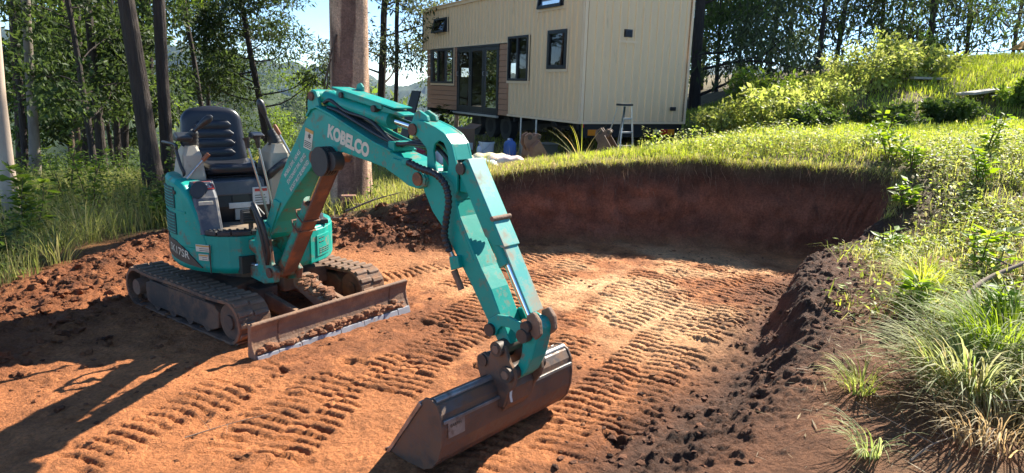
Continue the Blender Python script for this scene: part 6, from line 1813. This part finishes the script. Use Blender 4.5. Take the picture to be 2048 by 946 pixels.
# straw and leaf litter on the right slope
P = scatter(7000, lambda x, y: (sheet_info('d', x, y) > .5) & (x > .4) & (rg.random(len(x)) < .12 + .88 * sstep(1.1, 2.2, x)), .4, 4.5, 2.0, 6.2, rg)
P[:, 2] += .008
a = rg.uniform(0, 2 * math.pi, len(P))
D = np.stack([np.cos(a), np.sin(a), rg.normal(0, .12, len(P))], 1)
Ls = .02 + .14 * rg.random(len(P)) ** 2
V, F = leaf_geo(P, D, np.tile((0, 0, 1.), (len(P), 1)) + rg.normal(0, .2, (len(P), 3)), Ls, np.where(rg.random(len(P)) < .75, .003, .009))
C = np.repeat(mixcol(len(P), STRAW + [(.16, .09, .05), (.45, .40, .30)], rg).clip(.01, .9), 4, 0)
tag(np_mesh('dry_litter', V, F, 'grass', col=C), 'straw and dead leaves strewn on the slope right of the pit', 'litter', kind='stuff')

# --- loose clods of soil
ico = bmesh.new(); bmesh.ops.create_icosphere(ico, subdivisions=1, radius=1.0)
IV = np.array([v.co[:] for v in ico.verts]); IF = np.array([[v.index for v in f.verts] for f in ico.faces])
bmesh.ops.subdivide_edges(ico, edges=ico.edges[:], cuts=1, use_grid_fill=True, smooth=1.0)
bmesh.ops.triangulate(ico, faces=ico.faces[:])
ico.verts.index_update()
IV2 = np.array([v.co[:] for v in ico.verts]); IF2 = np.array([[v.index for v in f.verts] for f in ico.faces]); ico.free()
def clods(name, label, n, fn, box, smin, smax, cols, seed, big=2.5, fine=False):
    IV, IF = (IV2, IF2) if fine else (globals()['IV'], globals()['IF'])
    rg = np.random.default_rng(seed)
    P = scatter(n, fn, *box, rg)
    s = smin + (smax - smin) * rg.random(n) ** big
    q = rand_unit(n, rg)
    ax = IV[None] * np.stack([rg.uniform(.7, 1.35, n), rg.uniform(.7, 1.35, n), rg.uniform(.5, .9, n)], 1)[:, None]
    ph = rg.uniform(0, 50, (n, 1))
    lump = 1 + .55 * (vnoise(IV[None, :, 0] * 1.7 + ph, IV[None, :, 1] * 1.7 + IV[None, :, 2] * 1.3 + ph) - .5) * 2 + .45 * (vnoise(IV[None, :, 0] * 4.1 + ph, IV[None, :, 2] * 4.1 + IV[None, :, 1] * 2 + ph) - .5) * 2
    V = ax * lump[..., None] * s[:, None, None]
    a = rg.uniform(0, 2 * math.pi, n)
    c, si = np.cos(a)[:, None], np.sin(a)[:, None]
    V = np.stack([V[..., 0] * c - V[..., 1] * si, V[..., 0] * si + V[..., 1] * c, V[..., 2]], -1) + P[:, None] + np.stack([0 * s, 0 * s, s * .25], 1)[:, None]
    F = (IF[None] + (np.arange(n) * len(IV))[:, None, None]).reshape(-1, 3)
    C = np.repeat(mixcol(n, cols, rg, .2)[:, None], len(IV), 1).reshape(-1, 3)
    return tag(np_mesh(name, V.reshape(-1, 3), F, 'soil', col=C.clip(.01, .8), smooth=False), label, 'soil', kind='stuff')
RED = [(.25, .088, .034), (.19, .066, .028), (.32, .13, .055)]
DRK = [(.17, .078, .044), (.22, .095, .050), (.13, .060, .036)]
clods('verge_clods', 'loose red clods heaped along the left verge', 2400, lambda x, y: rg.random(len(x)) < np.exp(-((x + 3.3) / .55) ** 2), (-4.1, -2.2, 3.0, 7.4), .003, .038, RED, 501, 5, True)
clods('floor_crumbs', 'small crumbs of soil scattered on the pit floor', 2300, lambda x, y: (sheet_info('d', x, y) < 0) & (fbm(x, y, 1.2, 3) > -.1), (-3.4, 2.8, 2.5, 7.4), .004, .020, RED + [(.36, .17, .08)], 502, 3)
clods('spoil_clods', 'dark loose clods along the right edge of the pit', 2200, lambda x, y: (np.abs(sheet_info('d', x, y) - .12) < .55 * rg.random(len(x))) & (x > .0), (0, 3.0, 2.5, 6.6), .003, .022, DRK, 503, 5)
clods('bank_clods', 'red clods in the spoil ridge beside the big gum', 900, lambda x, y: rg.random(len(x)) < np.exp(-((y - 7.3) / .3) ** 2), (-3.1, -.3, 6.7, 7.9), .006, .05, RED + DRK[:1], 504, 4, True)

# --- forest across the valley, too far to count
rg = np.random.default_rng(900)
cs, rs = [], []
for k in range(420):
    y = rg.uniform(175, 330); x = -y * rg.uniform(.0, .85)
    t = (y - 175) / 155
    hz = -38 + t * 34 + 8 * (fbm(np.array([x / 1.]), np.array([y / 1.]), 1 / 40., 2)[0])
    for _ in range(3):
        cs.append((x + rg.normal(0, 2), y + rg.normal(0, 2), hz + rg.uniform(1, 7))); rs.append(rg.uniform(2.0, 4.2))
V, F, C = cloud(cs, rs, 60000, 1.15, GREEN_M + GREY_G, rg, .1, .6)
tag(np_mesh('far_forest', V, F, 'leaf', col=C), 'hazy forest covering the far side of the valley', 'forest', kind='stuff')
cs, rs = [], []
for k in range(150):
    y = rg.uniform(36, 120); x = -y * rg.uniform(-.02, .95) - 2
    gzv_ = float(bank(np.array([x]), np.array([y]))[0])
    hh = rg.uniform(2.5, 6)
    if gzv_ + hh > 1.0 + .015 * y: hh = max(1.5, 1.0 + .015 * y - gzv_)
    for _ in range(4):
        cs.append((x + rg.normal(0, 1.1), y + rg.normal(0, 1.1), gzv_ + hh * rg.uniform(.35, 1))); rs.append(rg.uniform(.8, 1.7))
V, F, C = cloud(cs, rs, 42000, .42, GREEN_M + GREEN_B[:1] + GREY_G, rg, .1, .55)
tag(np_mesh('valley_scrub', V, F, 'leaf', col=C), 'bushy slope dropping into the valley behind the excavator', 'scrub', kind='stuff')

# --- the air of the valley
hz = MB().box(-2700, 2700, -120, 2250, -190, 260).build('haze', None)
tag(hz, kind='stuff')
hm = bpy.data.materials.new('haze_air'); hm.use_nodes = True
hnt = hm.node_tree
for n_ in list(hnt.nodes):
    if n_.type == 'BSDF_PRINCIPLED': hnt.nodes.remove(n_)
pv = hnt.nodes.new('ShaderNodeVolumePrincipled')
pv.inputs['Color'].default_value = (.50, .70, 1.0, 1)
pv.inputs['Density'].default_value = 0.00009
pv.inputs['Anisotropy'].default_value = 0.25
hnt.links.new(pv.outputs[0], [n_ for n_ in hnt.nodes if n_.type == 'OUTPUT_MATERIAL'][0].inputs['Volume'])
hz.data.materials.append(hm)
